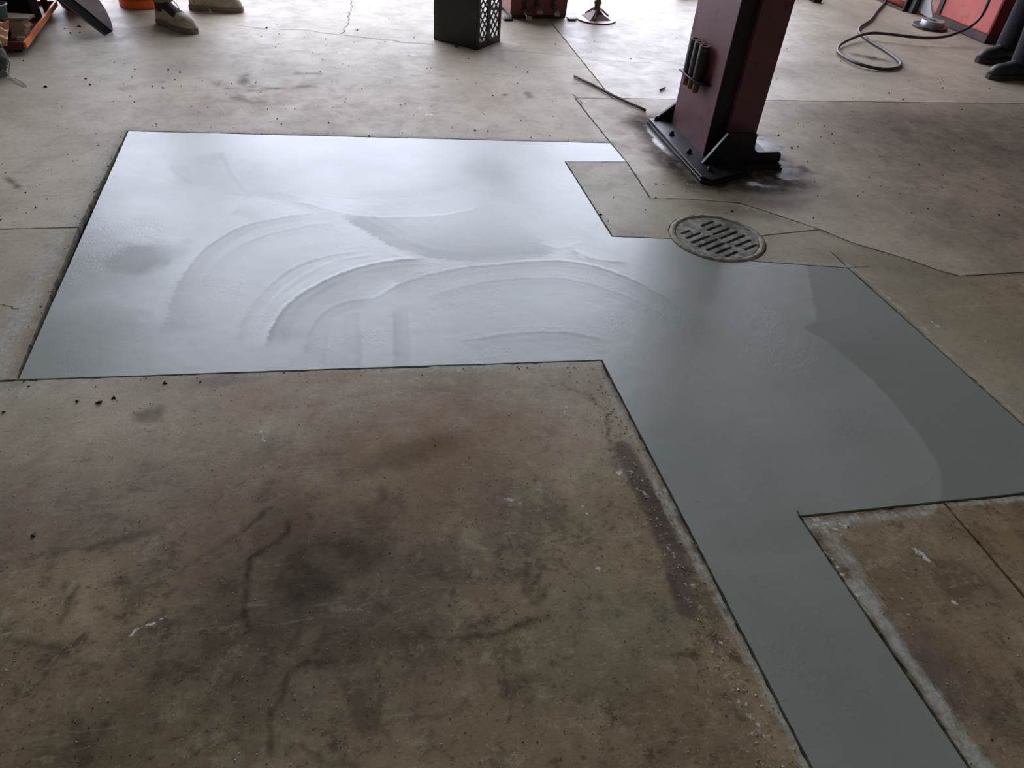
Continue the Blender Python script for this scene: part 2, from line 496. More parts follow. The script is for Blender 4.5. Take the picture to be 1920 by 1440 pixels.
def wet_concrete():
    m = Mat('wet_concrete')
    band, dry_dull, ridge, wash = m.attr('wear')
    v = m.coord(); vw = m.coord(warp=0.06, warp_scale=6)
    n1 = m.noise(vw, 3.0, 6, 0.6); n2 = m.noise(v, 90, 5, 0.65); n3 = m.noise(v, 420, 3, 0.6)
    col = m.mix(m.ramp(n1, 0.3, 0.7), srgb(138, 144, 135), srgb(146, 151, 143))
    col = m.mix(dry_dull, col, srgb(114, 120, 110))
    col = m.mix(m.math('MULTIPLY', band, 0.5), col, srgb(108, 113, 108))
    col = m.mix(m.math('MULTIPLY', wash, 0.6), col, srgb(148, 154, 152))
    col = m.mix(m.ramp(n3, 0.4, 0.7, 0, 0.10), col, srgb(84, 90, 84))
    vd = m.voro(v, 60); pit = m.ramp(vd, 0.06, 0.03)
    col = m.mix(m.math('MULTIPLY', pit, 0.6), col, srgb(60, 64, 62))
    dash = m.ramp(m.noise(m.coord((26, 210, 1), (0, 0, 0.35), 1.2, 0.25), 1.0, 2, 0.5), 0.70, 0.76)
    dash = m.math('MULTIPLY', dash, m.ramp(m.noise(v, 4.0, 3), 0.48, 0.6))
    col = m.mix(m.math('MULTIPLY', dash, 0.6), col, srgb(78, 82, 80))
    rough = m.math('ADD', m.ramp(n1, 0.3, 0.7, 0.37, 0.42), m.math('MULTIPLY', dry_dull, 0.09))
    rough = m.math('ADD', rough, m.math('MULTIPLY', band, 0.09))
    rough = m.math('SUBTRACT', rough, m.math('MULTIPLY', wash, 0.04))
    hammered = m.math('MULTIPLY', m.ramp(m.noise(m.coord((1, 0.6, 1), (0, 0, -0.5)), 130, 3, 0.6), 0.45, 0.62), m.ramp(m.noise(v, 2.6, 3), 0.48, 0.64))
    hammered = m.math('MULTIPLY', hammered, m.math('SUBTRACT', 1.0, band, clamp=True))
    fineline = m.noise(m.coord((9, 120, 1), (0, 0, 0.2), 0.8, 0.4), 1.0, 4, 0.6)
    h = m.math('ADD', m.math('MULTIPLY', ridge, 0.5), m.math('ADD', m.math('ADD', m.math('MULTIPLY', n2, 0.06), m.math('MULTIPLY', hammered, 0.09)), m.math('SUBTRACT', m.math('MULTIPLY', fineline, 0.06), m.math('MULTIPLY', pit, 0.25))))
    nrm = m.bump(h, 0.4, 0.006)
    spec = m.math('SUBTRACT', m.math('SUBTRACT', 0.84, m.math('MULTIPLY', dry_dull, 0.45)), m.math('MULTIPLY', band, 0.26))
    spec = m.math('ADD', spec, m.math('MULTIPLY', wash, 0.10))
    return m.fin(col, rough, nrm, 0.0, spec)

M_OLD, M_WET = old_concrete(), wet_concrete()
M_DARKBED = simple('kerf_dirt', (20, 18, 17), 0.95, 0, 0.3, 12, spec=0.1)
M_WALL = simple('painted_block', (120, 118, 112), 0.85, 0, 0.12, 2)
M_CEIL = simple('ceiling_paint', (128, 124, 116), 0.9, 0, 0.12, 2)
M_APRON = simple('yard_concrete', (150, 147, 140), 0.85, 0, 0.15, 2)
M_STEEL = simple('grey_steel', (120, 120, 122), 0.4, 0.8, 0.2, 8)

# ------------------------------------------------------------------ building shell
floor = empty('floor'); tag(floor, kind='structure')
bm = BM(); add_box(bm, ((XL + XR) / 2, (YF + YB) / 2, -0.06), (XR - XL, YB - YF, 0.06)); obj('bed', bm, M_DARKBED, floor)

bm = BM(); xs = [XL - 0.2] + [c for b in BAYS for c in b[:2]] + [XR + 0.2]
for i in range(0, len(xs), 2): add_box(bm, ((xs[i] + xs[i + 1]) / 2, YB + 0.12, ZC / 2), (xs[i + 1] - xs[i], 0.24, ZC))
for x0, x1, h in BAYS: add_box(bm, ((x0 + x1) / 2, YB + 0.12, (h + ZC) / 2), (x1 - x0, 0.24, ZC - h))
tag(obj('wall_back', bm, M_WALL), kind='structure')
for nm, c, s in (('wall_front', ((XL + XR) / 2, YF - 0.1, ZC / 2), (XR - XL + 0.4, 0.2, ZC)), ('wall_left', (XL - 0.1, (YF + YB) / 2, ZC / 2), (0.2, YB - YF, ZC)),
                 ('wall_right', (XR + 0.1, (YF + YB) / 2, ZC / 2), (0.2, YB - YF, ZC))):
    bm = BM(); add_box(bm, c, s); tag(obj(nm, bm, M_WALL), kind='structure')
bm = BM(); add_box(bm, ((XL + XR) / 2, (YF + YB) / 2, ZC + 0.1), (XR - XL + 0.4, YB - YF + 0.4, 0.2)); tag(obj('ceiling', bm, M_CEIL), kind='structure')
bm = BM(); add_box(bm, (2, YB + 0.24 + 20, -0.05), (80, 40, 0.08)); tag(obj('ground', bm, M_APRON), kind='structure')

# ------------------------------------------------------------------ old floor slabs
PEDGE = [  # outline pieces of the pour: points, slurry offset, width, strength
    ([TL, TR], 0.022, 0.035, 0.66), ([TL, J1B], 0.045, 0.040, 0.62), ([J1B, BL], 0.060, 0.050, 0.70), ([BL, at(690, 690)], 0.012, 0.018, 0.62), ([at(690, 690), IN], 0.014, 0.020, 0.86),
    ([IN, at(1260, 930)], 0.026, 0.016, 0.72), ([at(1260, 930), at(1420, 1230)], 0.022, 0.018, 0.74), ([at(1420, 1230), SL0], 0.018, 0.014, 0.80),
    ([SIN, at(1600, 1120)], 0.042, 0.040, 0.66), ([at(1600, 1120), SR0], 0.030, 0.026, 0.92), ([SIN, at(1720, 945)], 0.028, 0.022, 0.80), ([at(1720, 945), CORNER], 0.014, 0.012, 0.72),
    ([R1, at(1730, 625)], 0.024, 0.016, 0.66), ([at(1730, 625), CORNER], 0.014, 0.010, 0.62), ([DB, R1], 0.016, 0.016, 0.80), ([TR, TIP], 0.012, 0.010, 0.5), ([N1, N2], 0.012, 0.014, 0.5), ([N1, TIP], 0.016, 0.02, 0.6), ([N2, DA], 0.016, 0.02, 0.7)]
POST = Vector((1.78, 3.22, 0))
def floor_fields(key, P):
    n = len(P); x, y = P[:, 0], P[:, 1]
    Z = np.zeros(n)
    slur = Z.copy(); grime = Z.copy()
    var = 0.75 + 0.5 * fbm(x, y, 4, 71)
    for pts, off, w, a in PEDGE:
        d, s, r = poly_sd(P, pts)
        wv = w * (0.6 + 0.8 * fbm(x, y, 6, 90))
        k = np.exp(-np.clip(np.abs(d - off * var) / wv, 0, 6) ** 2)
        slur = np.maximum(slur, a * k * var)
        if off > 0.02: grime = np.maximum(grime, 0.55 * np.exp(-(d / (off * 0.55)) ** 2))
    oil_shade = grime * (0.4 + 0.6 * fbm(x, y, 40, 12)); fleck = Z.copy(); tan = Z.copy(); purp = Z.copy(); green = Z.copy()
    gloss = Z + 0.1
    base = {'A': 0.10, 'B': 0.22, 'C': 0.9, 'G': 0.12, 'F': 0.5, 'H': 0.4, 'E': 0.85, 'D': 0.95, 'I': 0.95}[key]
    dirt = Z + base
    if key == 'C':
        dirt = 1.0 - 0.45 * sstep(0.95, 1.75, y) * (0.6 + 0.8 * fbm(x, y, 3, 4) - 0.2) - 0.35 * sstep(0.85, 0.35, np.abs(x + 1.0)) * sstep(1.1, 1.6, y)
        dirt -= 0.25 * sstep(0.25, 0.7, x) * sstep(0.9, 1.6, y)
        tan = 0.6 * blob(P, 880, 830, 0.28, 0.16, 0.3, 5) + 0.5 * blob(P, 760, 800, 0.25, 0.12, 0.2, 8) + 0.45 * blob(P, 560, 740, 0.25, 0.12, 0, 15) + 0.3 * blob(P, 700, 920, .4, .2, 0, 18)
        oil_shade = np.maximum(oil_shade, 0.75 * blob(P, 600, 1060, 0.16, 0.10, 0.2, 21, 0.3))
        oil_shade = np.maximum(oil_shade, 0.5 * blob(P, 580, 1060, 0.34, 0.22, 0.2, 22, 0.2))
        oil_shade = np.maximum(oil_shade, 0.55 * blob(P, 690, 975, 0.05, 0.07, 0.4, 24, 0.3))
        oil_shade = np.maximum(oil_shade, 0.55 * blob(P, 640, 1220, 0.20, 0.05, 0.1, 25, 0.3))
        oil_shade = np.maximum(oil_shade, 0.35 * blob(P, 420, 1180, 0.12, 0.10, 0.9, 26, 0.3))
        oil_shade = np.maximum(oil_shade, 0.45 * blob(P, 740, 860, 0.16, 0.05, 0.3, 27, 0.3))
        oil_shade = np.maximum(oil_shade, 0.50 * blob(P, 278, 777, 0.035, 0.03, 0, 29, 0.6))
        oil_shade = np.maximum(oil_shade, 0.40 * blob(P, 250, 1350, 0.5, 0.16, 0.1, 30, 0.1))
        purp = 0.8 * blob(P, 420, 712, 0.10, 0.035, 0, 33) + 0.5 * blob(P, 150, 960, 0.35, 0.15, 0, 31, 0.3) + 0.4 * blob(P, 620, 1120, 0.3, 0.2, 0, 37, 0.3) + 0.4 * blob(P, 1130, 720, 0.16, 0.08, 0, 39)
        d, s, r = poly_sd(P, line_px([(1168, 840), (1215, 930), (1262, 1040), (1285, 1135)]))
        bandk = (1 - sstep(0.020, 0.034, d + 0.012 * (fbm(x, y, 30, 3) - 0.5)))
        oil_shade = np.maximum(oil_shade, 0.42 * bandk * (0.5 + 0.8 * fbm(x, y, 18, 5))); purp = np.maximum(purp, 0.9 * bandk)
        for pts, w, a in (([(545, 960), (535, 1000), (490, 1030), (465, 1055), (466, 1100), (455, 1150), (470, 1190)], 0.016, 0.75), ([(505, 945), (470, 985), (415, 1020), (370, 1045), (340, 1070)], 0.012, 0.6),
                          ([(540, 965), (520, 955), (490, 962), (478, 985)], 0.010, 0.5), ([(500, 1440), (508, 1350), (530, 1270), (575, 1245), (640, 1240), (700, 1225)], 0.014, 0.6),
                          ([(640, 1195), (720, 1192), (800, 1195), (860, 1190), (930, 1190), (975, 1175), (1035, 1155)], 0.010, 0.5), ([(0, 1190), (80, 1215), (160, 1235), (220, 1250), (290, 1245)], 0.014, 0.4),
                          ([(150, 1090), (120, 1140), (95, 1175)], 0.010, 0.5), ([(130, 1085), (105, 1125)], 0.010, 0.4), ([(150, 1030), (230, 1010), (300, 990)], 0.014, 0.4), ([(1050, 720), (1105, 745), (1135, 780), (1145, 830), (1150, 870)], 0.006, 0.5),
                          ([(990, 1060), (985, 1100), (1000, 1130), (1025, 1110), (1040, 1085)], 0.008, 0.35), ([(395, 1300), (440, 1240), (480, 1205)], 0.010, 0.45), ([(430, 1440), (450, 1380), (445, 1330)], 0.012, 0.4),
                          ([(880, 1290), (860, 1330), (820, 1340)], 0.010, 0.35), ([(600, 1010), (650, 1000), (690, 985), (700, 950), (730, 905)], 0.020, 0.5), ([(560, 1080), (575, 1130), (560, 1180), (540, 1240)], 0.016, 0.5), ([(640, 1100), (700, 1120), (760, 1180), (770, 1240)], 0.014, 0.4), ([(760, 1090), (830, 1075), (900, 1085)], 0.014, 0.35), ([(300, 1300), (380, 1290), (470, 1300)], 0.014, 0.35), ([(320, 1190), (295, 1230), (290, 1260)], 0.008, 0.4), ([(560, 1390), (600, 1420), (680, 1435)], 0.012, 0.4)):
            oil_shade = np.maximum(oil_shade, np.clip(1.35 * a * smear(P, pts, w * 0.75) * (0.5 + 0.7 * fbm(x, y, 25, 44)), 0, 1))
        for pts, w, a in (([(240, 1190), (270, 1175), (320, 1145)], 0.007, 0.62), ([(1150, 880), (1162, 886)], 0.012, 0.7), ([(240, 750), (280, 735)], 0.006, 0.5), ([(1060, 760), (1062, 780)], 0.012, 0.5), ([(1210, 920), (1206, 925)], 0.006, 0.8),
                          ([(1120, 1060), (1135, 1075)], 0.012, 0.6), ([(470, 800), (500, 830)], .01, .5), ([(1090, 950), (1100, 970)], .01, .5), ([(940, 925), (980, 945)], .012, .42)):
            fleck = np.maximum(fleck, a * smear(P, pts, w))
        # grit thrown up along the strip
        d, s, r = poly_sd(P, [IN, SL0]); fleck = np.maximum(fleck, 0.36 * np.exp(-(d - 0.07) ** 2 / 0.05 ** 2) * sstep(1.5, 1.1, y))
        green = 0.5 * blob(P, 1150, 1180, 0.16, 0.10, 0.2, 51, 0.3) + 0.4 * sstep(-0.35, -0.95, x) * sstep(1.25, 1.6, y)
        gloss = Z + 0.05
    if key in 'AB':
        for pts, w, a in (([(450, 140), (460, 160), (520, 165), (600, 160)], 0.02, 0.42), ([(400, 150), (430, 165), (500, 170)], 0.02, 0.4), ([(430, 180), (470, 190), (530, 195)], 0.03, 0.32), ([(555, 138), (600, 138)], 0.012, 0.55),
                          ([(760, 145), (800, 140), (850, 143)], 0.012, 0.35), ([(920, 175), (955, 178)], 0.010, 0.55), ([(960, 165), (985, 172), (1000, 185)], 0.008, 0.45), ([(800, 155), (830, 165)], .01, .3), ([(536, 150), (540, 160)], .012, .9), ([(460, 138), (462, 158)], .008, .6),
                          ([(200, 170), (250, 160), (310, 150)], 0.012, 0.25), ([(10, 330), (30, 345), (33, 360)], 0.012, 0.5), ([(72, 465), (85, 460)], 0.005, 0.6)):
            oil_shade = np.maximum(oil_shade, np.clip(1.7 * a * smear(P, pts, w * 0.8) * (0.4 + 0.8 * fbm(x, y, 30, 4)), 0, 1))
        for u, v in ((640, 98), (648, 94), (655, 92), (755, 62), (770, 66), (778, 60), (765, 100), (775, 105), (785, 202), (795, 208), (802, 214), (700, 45), (560, 52), (730, 88), (735, 78)):
            fleck = np.maximum(fleck, 0.75 * blob(P, u, v, 0.035, 0.02, 0.3, u))
        tan = 0.30 * blob(P, 700, 200, 0.8, 0.25, 0, 14, 0.2) + 0.35 * blob(P, 470, 185, 0.35, 0.10, 0, 16, 0.2) + 0.4 * blob(P, 45, 640, 0.15, .05, 0, 16, .3)
        purp = 0.45 * blob(P, 560, 140, 0.5, 0.25, 0, 6, 0.2) + 0.3 * blob(P, 200, 100, 0.7, 0.5, 0, 61, 0.2)
        dirt = dirt + 0.3 * (fbm(x, y, 1.2, 6) - 0.5) + 0.25 * sstep(-0.9, -1.8, x)
        gloss = Z + 0.06 + 0.14 * sstep(3.8, 5.5, y)
        green = Z + 0.25 * sstep(-0.6, -1.3, x) + 0.2 * (key == 'B')
    if key in 'GF':
        gloss = Z + (0.36 if key == 'G' else 0.16) * sstep(7.5, 1.5, x)
        if key == 'F':
            dirt = 0.35 + 0.6 * sstep(1.9, 3.0, x + 0.35 * (fbm(x, y, 1.5, 3) - 0.5)) * sstep(4.2, 3.4, y)
            purp = 0.75 * sstep(2.0, 3.0, x + 0.5 * (fbm(x, y, 1.8, 9) - 0.5)) * (0.4 + 0.7 * fbm(x, y, 2.0, 10))  # darker slab tone to the right, partly for missing door reflection
            tan = 0.55 * blob(P, 1190, 260, 0.14, 0.35, 0, 3, 0.3) + 0.3 * blob(P, 1180, 220, 0.25, 0.25, 0, 5, 0.2)
            dd = np.maximum(np.abs(x - POST[0]) - 0.20, 0) ** 2 + np.maximum(np.abs(y - 3.14) - 0.36, 0) ** 2
            dd = np.sqrt(dd) + 0.12 * (fbm(x, y, 7, 33) - 0.5)
            oil_shade = np.maximum(oil_shade, 1.0 * (1 - sstep(0.05, 0.20, dd)))
            oil_shade = np.maximum(oil_shade, 0.6 * blob(P, 1420, 372, 0.20, 0.11, -0.3, 35, 0.3))
            oil_shade = np.maximum(oil_shade, 0.48 * blob(P, 1880, 260, 0.9, 0.40, 0.0, 36, 0.1))  # broad darkening at right also stands in for weaker door reflection
            oil_shade = np.maximum(oil_shade, 0.3 * blob(P, 1650, 300, 0.8, 0.35, 0.0, 38, 0.1))
            tan = np.maximum(tan, 0.5 * blob(P, 1260, 335, 0.16, 0.10, 0, 34, 0.3))
            gloss = np.maximum(gloss, 0.9 * (1 - sstep(0.0, 0.10, dd + 0.02)) * sstep(0.45, 0.62, fbm(x, y, 6, 77)))
            wet = np.maximum(blob(P, 1248, 268, 0.055, 0.30, 0.0, 71, 0.5), np.maximum(blob(P, 1478, 318, 0.15, 0.10, 0.3, 72, 0.5), blob(P, 1440, 275, 0.12, 0.12, 0.0, 73, 0.5)))
            wet *= 0.55 + 0.6 * sstep(0.35, 0.6, fbm(x, y, 22, 74))
            gloss = np.maximum(gloss, np.clip(wet, 0, 1)); oil_shade = np.maximum(oil_shade, 0.8 * np.clip(wet, 0, 1))
            green = 0.8 * blob(P, 1340, 365, 0.30, 0.10, 0.0, 75, 0.2) + 0.5 * blob(P, 1200, 330, 0.10, 0.15, 0, 76, 0.3)
            fleck = np.maximum(fleck, 0.5 * blob(P, 1290, 345, 0.10, 0.03, -0.5, 62, 0.3))
        else:
            purp = Z + 0.35 * sstep(2.5, 5, x); dirt = dirt + 0.35 * sstep(2.2, 4.2, x) + 0.2 * (fbm(x, y, 1.5, 8) - 0.5)
            oil_shade = np.maximum(oil_shade, 1.0 * blob(P, 1643, 110, 0.17, 0.075, -0.7, 66, 0.75))
            oil_shade = np.maximum(oil_shade, 0.20 * blob(P, 1500, 130, 0.6, 0.2, 0, 63, 0.2))
    if key == 'H':
        green = Z + 0.6; tan = 0.4 * blob(P, 1300, 390, 0.2, 0.06, 0.0, 7, 0.3)
        oil_shade = np.maximum(oil_shade, 0.45 * blob(P, 1390, 395, 0.20, 0.06, -0.4, 9, 0.3))
        d, s, r = poly_sd(P, [DC, DC + Vector((0.001, 0, 0))]); fleck = np.maximum(fleck, 0.4 * np.exp(-((d - 0.20) / 0.02) ** 2))
    if key == 'E':
        dirt = 0.62 + 0.35 * sstep(1.9, 3.0, x) + 0.2 * (fbm(x, y, 3, 8) - 0.5)
        green = 0.5 * sstep(2.6, 2.0, x) * (0.5 + fbm(x, y, 3, 12)); tan = 0.45 * blob(P, 1850, 590, 0.3, 0.25, 0, 13, 0.3)
        oil_shade = np.maximum(oil_shade, 0.3 * blob(P, 1700, 500, 0.3, 0.10, -0.4, 14, 0.2))
        d, s, r = poly_sd(P, J5); oil_shade = np.maximum(oil_shade, 0.5 * np.exp(-(d / 0.02) ** 2))
        for pts, w, a in (([(1745, 600), (1765, 612)], 0.014, 0.6), ([(1700, 530), (1760, 570)], 0.006, 0.5), ([(1800, 615), (1850, 640), (1890, 690)], 0.010, 0.4)):
            fleck = np.maximum(fleck, a * smear(P, pts, w))
        gloss = Z + 0.1
    if key in 'DI':
        tan = 0.5 * blob(P, 1880, 1010, 0.12, 0.09, 0, 15, 0.3) + 0.3 * blob(P, 1780, 1180, 0.12, 0.12, 0, 19, 0.3)
        for pts, w, a in (([(1705, 1025), (1735, 1050), (1745, 1062)], 0.010, 0.62), ([(1778, 1122), (1790, 1130)], 0.010, 0.62), ([(1520, 970), (1560, 990), (1600, 985)], 0.03, 0.5), ([(1540, 1020), (1580, 1080), (1620, 1130)], 0.012, 0.5), ([(1680, 1110), (1710, 1160)], 0.016, 0.4)):
            fleck = np.maximum(fleck, a * smear(P, pts, w))
        purp = 0.6 * blob(P, 1730, 1240, 0.08, 0.10, 0.3, 16, 0.3)
        gloss = Z + 0.05
    return (slur, oil_shade, dirt, fleck), (tan, purp, green, gloss)

for i, (key, poly) in enumerate(SLABS.items()):
    me, P = slab_mesh('concrete_slab', poly, 0.0026, 0.0035, 100 + i)
    wr, tn = floor_fields(key, P)
    color_attr(me, 'wear', wr); color_attr(me, 'tone', tn)
    me.materials.append(M_OLD)
    link(bpy.data.objects.new('concrete_slab', me), floor)

# ------------------------------------------------------------------ the fresh pour
def patch_fields(P):
    n = len(P); x, y = P[:, 0], P[:, 1]
    wx = x + 0.010 * (fbm(x, y, 25, 3) - 0.5); wy = y + 0.010 * (fbm(x, y, 25, 7) - 0.5)
    Q = np.c_[wx, wy]
    band = np.zeros(n); dry_dull = np.zeros(n); ridge = np.zeros(n); wash = np.zeros(n)
    # trowel passes: polyline, which side the smear fades on, fade width, darkening, washing
    S = [([(305, 303), (340, 335), (420, 358), (500, 370), (560, 385), (620, 398)], 1, 0.16, 0.55, 0), ([(417, 282), (432, 318), (457, 352), (470, 362)], -1, 0.14, 0.6, 0),
         ([(630, 400), (690, 436), (740, 464), (805, 482), (900, 489), (1000, 482), (1062, 464)], 1, 0.16, 1.0, 0),
         ([(630, 400), (690, 436), (740, 464), (805, 482)], -1, 0.05, -0.6, 0.7),
         ([(505, 322), (560, 352), (640, 369), (740, 368), (830, 356), (890, 335)], 1, 0.05, 0.35, 0), ([(540, 372), (640, 398), (700, 406), (780, 406), (860, 398), (920, 380)], 1, 0.09, -0.8, 0.8),
         ([(300, 640), (312, 590), (335, 530), (380, 470), (440, 430), (500, 412), (600, 397)], -1, 0.07, 0.75, 0),
         ([(345, 640), (352, 590), (375, 535), (420, 480), (480, 446), (560, 425), (640, 416)], -1, 0.05, 0.45, 0),
         ([(440, 650), (455, 600), (490, 550), (545, 505), (610, 480), (690, 468)], -1, 0.03, 0.45, 0), ([(470, 650), (485, 605), (520, 555), (575, 512), (640, 486), (730, 474)], 1, 0.03, -0.4, 0.6),
         ([(495, 660), (508, 615), (540, 570), (590, 535), (650, 508), (720, 490), (805, 482)], -1, 0.11, 1.0, 0),
         ([(495, 660), (508, 615), (540, 570), (590, 535), (650, 508), (720, 490), (805, 482)], 1, 0.05, -0.6, 0.9),
         ([(565, 670), (580, 620), (612, 580), (660, 562), (700, 560)], -1, 0.06, 0.7, 0),
         ([(690, 562), (712, 553), (740, 535), (752, 530)], 1, 0.035, -0.8, 0.9), ([(708, 560), (735, 540), (800, 515), (880, 500), (960, 492), (1030, 488), (1100, 495), (1180, 520), (1250, 560), (1290, 590)], -1, 0.06, 0.85, 0),
         ([(880, 500), (960, 492), (1030, 488), (1100, 495), (1180, 520), (1250, 560)], 1, 0.03, -0.4, 0.6),
         ([(780, 565), (850, 540), (950, 523), (1060, 522), (1150, 545), (1230, 580), (1270, 610)], -1, 0.06, 0.55, 0),
         ([(860, 640), (950, 625), (1060, 622), (1150, 640)], -1, 0.06, 0.5, 0), ([(1010, 455), (1050, 465), (1075, 458), (1100, 452)], 1, 0.03, -0.3, 0.6),
         ([(1350, 560), (1480, 600), (1590, 670), (1680, 760), (1740, 840), (1762, 890), (1755, 935)], 1, 0.9, 0.0, 0),
         ([(430, 398), (455, 404), (480, 420)], 1, 0.05, 0.5, 0), ([(1075, 466), (1110, 484), (1180, 492)], -1, 0.025, 1.0, 0), ([(1075, 466), (1085, 478), (1095, 486)], 1, 0.03, -0.5, 0.9),
         ([(676, 695), (676, 640), (672, 575)], 1, 0.07, 0.45, 0), ([(737, 695), (738, 640), (735, 575)], -1, 0.05, 0.6, 0), ([(770, 695), (770, 640), (766, 578)], -1, 0.07, -0.6, 0.5), ([(845, 695), (843, 640), (830, 590), (800, 570)], 1, 0.06, -0.2, 0.4), ([(612, 690), (615, 640), (625, 590)], 1, 0.05, 0.4, 0)]
    for pts, side, w, a, wa in S:
        pl = spline(line_px(pts), 6)
        d, s, r = poly_sd(Q, pl)
        k = np.exp(-d / w) * (s == side) * sstep(0, 0.10, r) * sstep(0, 0.10, 1 - r)
        k *= 0.7 + 0.6 * fbm(x, y, 9, 55)
        k *= 0.86 + 0.14 * np.sin(d * 2 * math.pi / 0.05 + 4 * fbm(x, y, 3, 18))
        if a > 0: band = np.maximum(band, a * k)
        elif a < 0: band = band * (1 + a * k)
        wash = np.maximum(wash, wa * k)
        ridge += 0.5 * np.exp(-(d / 0.010) ** 2) * sstep(0, 0.1, r) * sstep(0, 0.1, 1 - r)
        comb = np.sin(d * 2 * math.pi / 0.036 + 5 * fbm(x, y, 3, 8))
        ridge += 0.10 * comb * np.exp(-d / 0.12) * sstep(0, 0.1, r) * sstep(0, 0.1, 1 - r)
    pl = spline(line_px([(1525, 570), (1528, 600), (1505, 615), (1560, 650), (1640, 720), (1700, 790), (1745, 850), (1763, 900), (1755, 960)]), 6)
    d, s, r = poly_sd(Q, pl)
    pl_right = (s > 0) & (x > 1.25) & (y > 0.85)
    dry_dull = np.where(pl_right, 0.7 * sstep(0, 0.012, d) * (0.85 + 0.3 * fbm(x, y, 2, 4)), 0)
    dry_dull = np.maximum(dry_dull, 0.75 * blob(P, 255, 480, 0.15, 0.12, 0.2, 5, 0.75))
    dry_dull = np.maximum(dry_dull, 0.40 * blob(P, 170, 500, 0.20, 0.16, 0.2, 6, 0.3))
    dry_dull = np.maximum(dry_dull, 0.40 * blob(P, 100, 640, 0.20, 0.16, 0, 7, 0.2))
    dry_dull = np.maximum(dry_dull, 0.30 * blob(P, 1420, 1010, 0.16, 0.05, 0.1, 9, 0.4))
    dry_dull = np.maximum(dry_dull, 0.4 * sstep(0.95, 0.5, y))  # strip turns darker and duller towards the viewer
    band = np.maximum(band, 0.4 * blob(P, 440, 330, 0.22, 0.14, -0.3, 11, 0.5))
    band = np.maximum(band, 0.5 * blob(P, 930, 330, 0.10, 0.22, 0, 12, 0.3))  # dark reflection of the pier between the bays, painted in
    ridge = np.clip(0.5 + 0.35 * ridge, 0, 1)
    return band, dry_dull, ridge, wash
me, P = slab_mesh('fresh_concrete_patch', PATCH, 0.0026, 0.0012, 55, q=0.0044)
color_attr(me, 'wear', patch_fields(P))
me.materials.append(M_WET)
tag(link(bpy.data.objects.new('fresh_concrete_patch', me)), 'freshly trowelled wet grey concrete patch with a narrow strip running towards the viewer', 'concrete patch')
#%%OBJECTS
# ------------------------------------------------------------------ object materials
M_MAROON = simple('maroon_enamel', (104, 60, 68), 0.42, 0, 0.16, 7, wear=(74, 36, 40), wear_amt=0.3, bump=0.05, bscale=40)
M_SLOT = simple('dark_slot', (26, 20, 22), 0.55, 0, 0.3, 12)
M_BLACKST = simple('black_oily_steel', (24, 20, 22), 0.45, 0.1, 0.35, 14, wear=(50, 45, 47), wear_amt=0.2, bump=0.08)
M_RUSTRIM = simple('rusty_steel', (120, 92, 72), 0.7, 0.1, 0.35, 30, bump=0.2)
M_TUBE = simple('dark_tube_steel', (52, 50, 49), 0.5, 0.3, 0.25, 18, wear=(92, 70, 56), wear_amt=0.15)
M_CRATE = simple('black_plastic', (31, 30, 29), 0.5, 0, 0.25, 8, wear=(58, 52, 44), wear_amt=0.25, bump=0.03)
M_CHROME = simple('worn_chrome', (190, 188, 186), 0.25, 1.0, 0.1, 20)
M_REDSIDE = simple('lighter_red_enamel', (150, 88, 78), 0.45, 0, 0.15, 7, wear=(110, 62, 54), wear_amt=0.3)
M_PEDFRONT = simple('dark_red_enamel', (112, 54, 48), 0.45, 0, 0.2, 10, wear=(52, 34, 34), wear_amt=0.4)
M_PINKSTEEL = simple('worn_stand_steel', (146, 120, 118), 0.4, 0.4, 0.18, 14, wear=(96, 66, 62), wear_amt=0.4)
M_BROWNST = simple('brown_stand_steel', (98, 70, 68), 0.45, 0.3, 0.2, 14)
M_ROD = simple('rusty_rod', (92, 70, 58), 0.6, 0.3, 0.3, 30, bump=0.1)
M_HOSE = simple('black_rubber_hose', (52, 44, 46), 0.5, 0, 0.15, 20)
M_DISC = simple('brake_grey', (150, 150, 152), 0.4, 0.6, 0.15, 18)
M_DISCD = simple('brake_dark', (66, 66, 70), 0.5, 0.4, 0.25, 18)
M_REDBOX = simple('scuffed_red_paint', (190, 92, 82), 0.45, 0, 0.12, 5, wear=(168, 84, 76), wear_amt=0.5, bump=0.04)
M_SKIRT = simple('grimy_base', (74, 58, 58), 0.7, 0, 0.3, 14)
M_REDRAIL = simple('pale_red_pipe', (168, 74, 58), 0.5, 0, 0.2, 12, wear=(110, 60, 50), wear_amt=0.4)
M_WHITEP = simple('dusty_white_panel', (180, 182, 182), 0.6, 0, 0.15, 8)
M_ORANGE = simple('orange_steel_paint', (236, 128, 54), 0.5, 0, 0.15, 16, wear=(150, 120, 100), wear_amt=0.35)
M_DKRED = simple('shadow_red_paint', (96, 38, 30), 0.55, 0, 0.25, 14)  # shade on the orange frame put into a darker red
M_BUCKET = simple('orange_plastic', (236, 106, 26), 0.4, 0, 0.10, 6, wear=(176, 84, 34), wear_amt=0.3)
M_REDBIN = simple('red_plastic', (180, 34, 34), 0.45, 0, 0.12, 7)
M_DISH = simple('weathered_disc_steel', (122, 106, 98), 0.55, 0.2, 0.18, 6, wear=(84, 72, 66), wear_amt=0.35, bump=0.05)
M_DISHB = simple('blackened_steel', (14, 13, 13), 0.85, 0.0, 0.2, 10, spec=0.1)
M_CARD = simple('brown_cardboard', (172, 146, 124), 0.85, 0, 0.12, 9)
M_WOOD = simple('grey_board', (136, 122, 108), 0.75, 0, 0.2, 10)
M_DKBOARD = simple('dark_board', (66, 58, 52), 0.7, 0, 0.25, 9)
M_PINKBOX = simple('small_pale_box', (196, 180, 184), 0.6, 0, 0.08, 9)
M_PEACH = simple('peach_cloth', (206, 158, 124), 0.9, 0, 0.15, 16, bump=0.3, bscale=40)
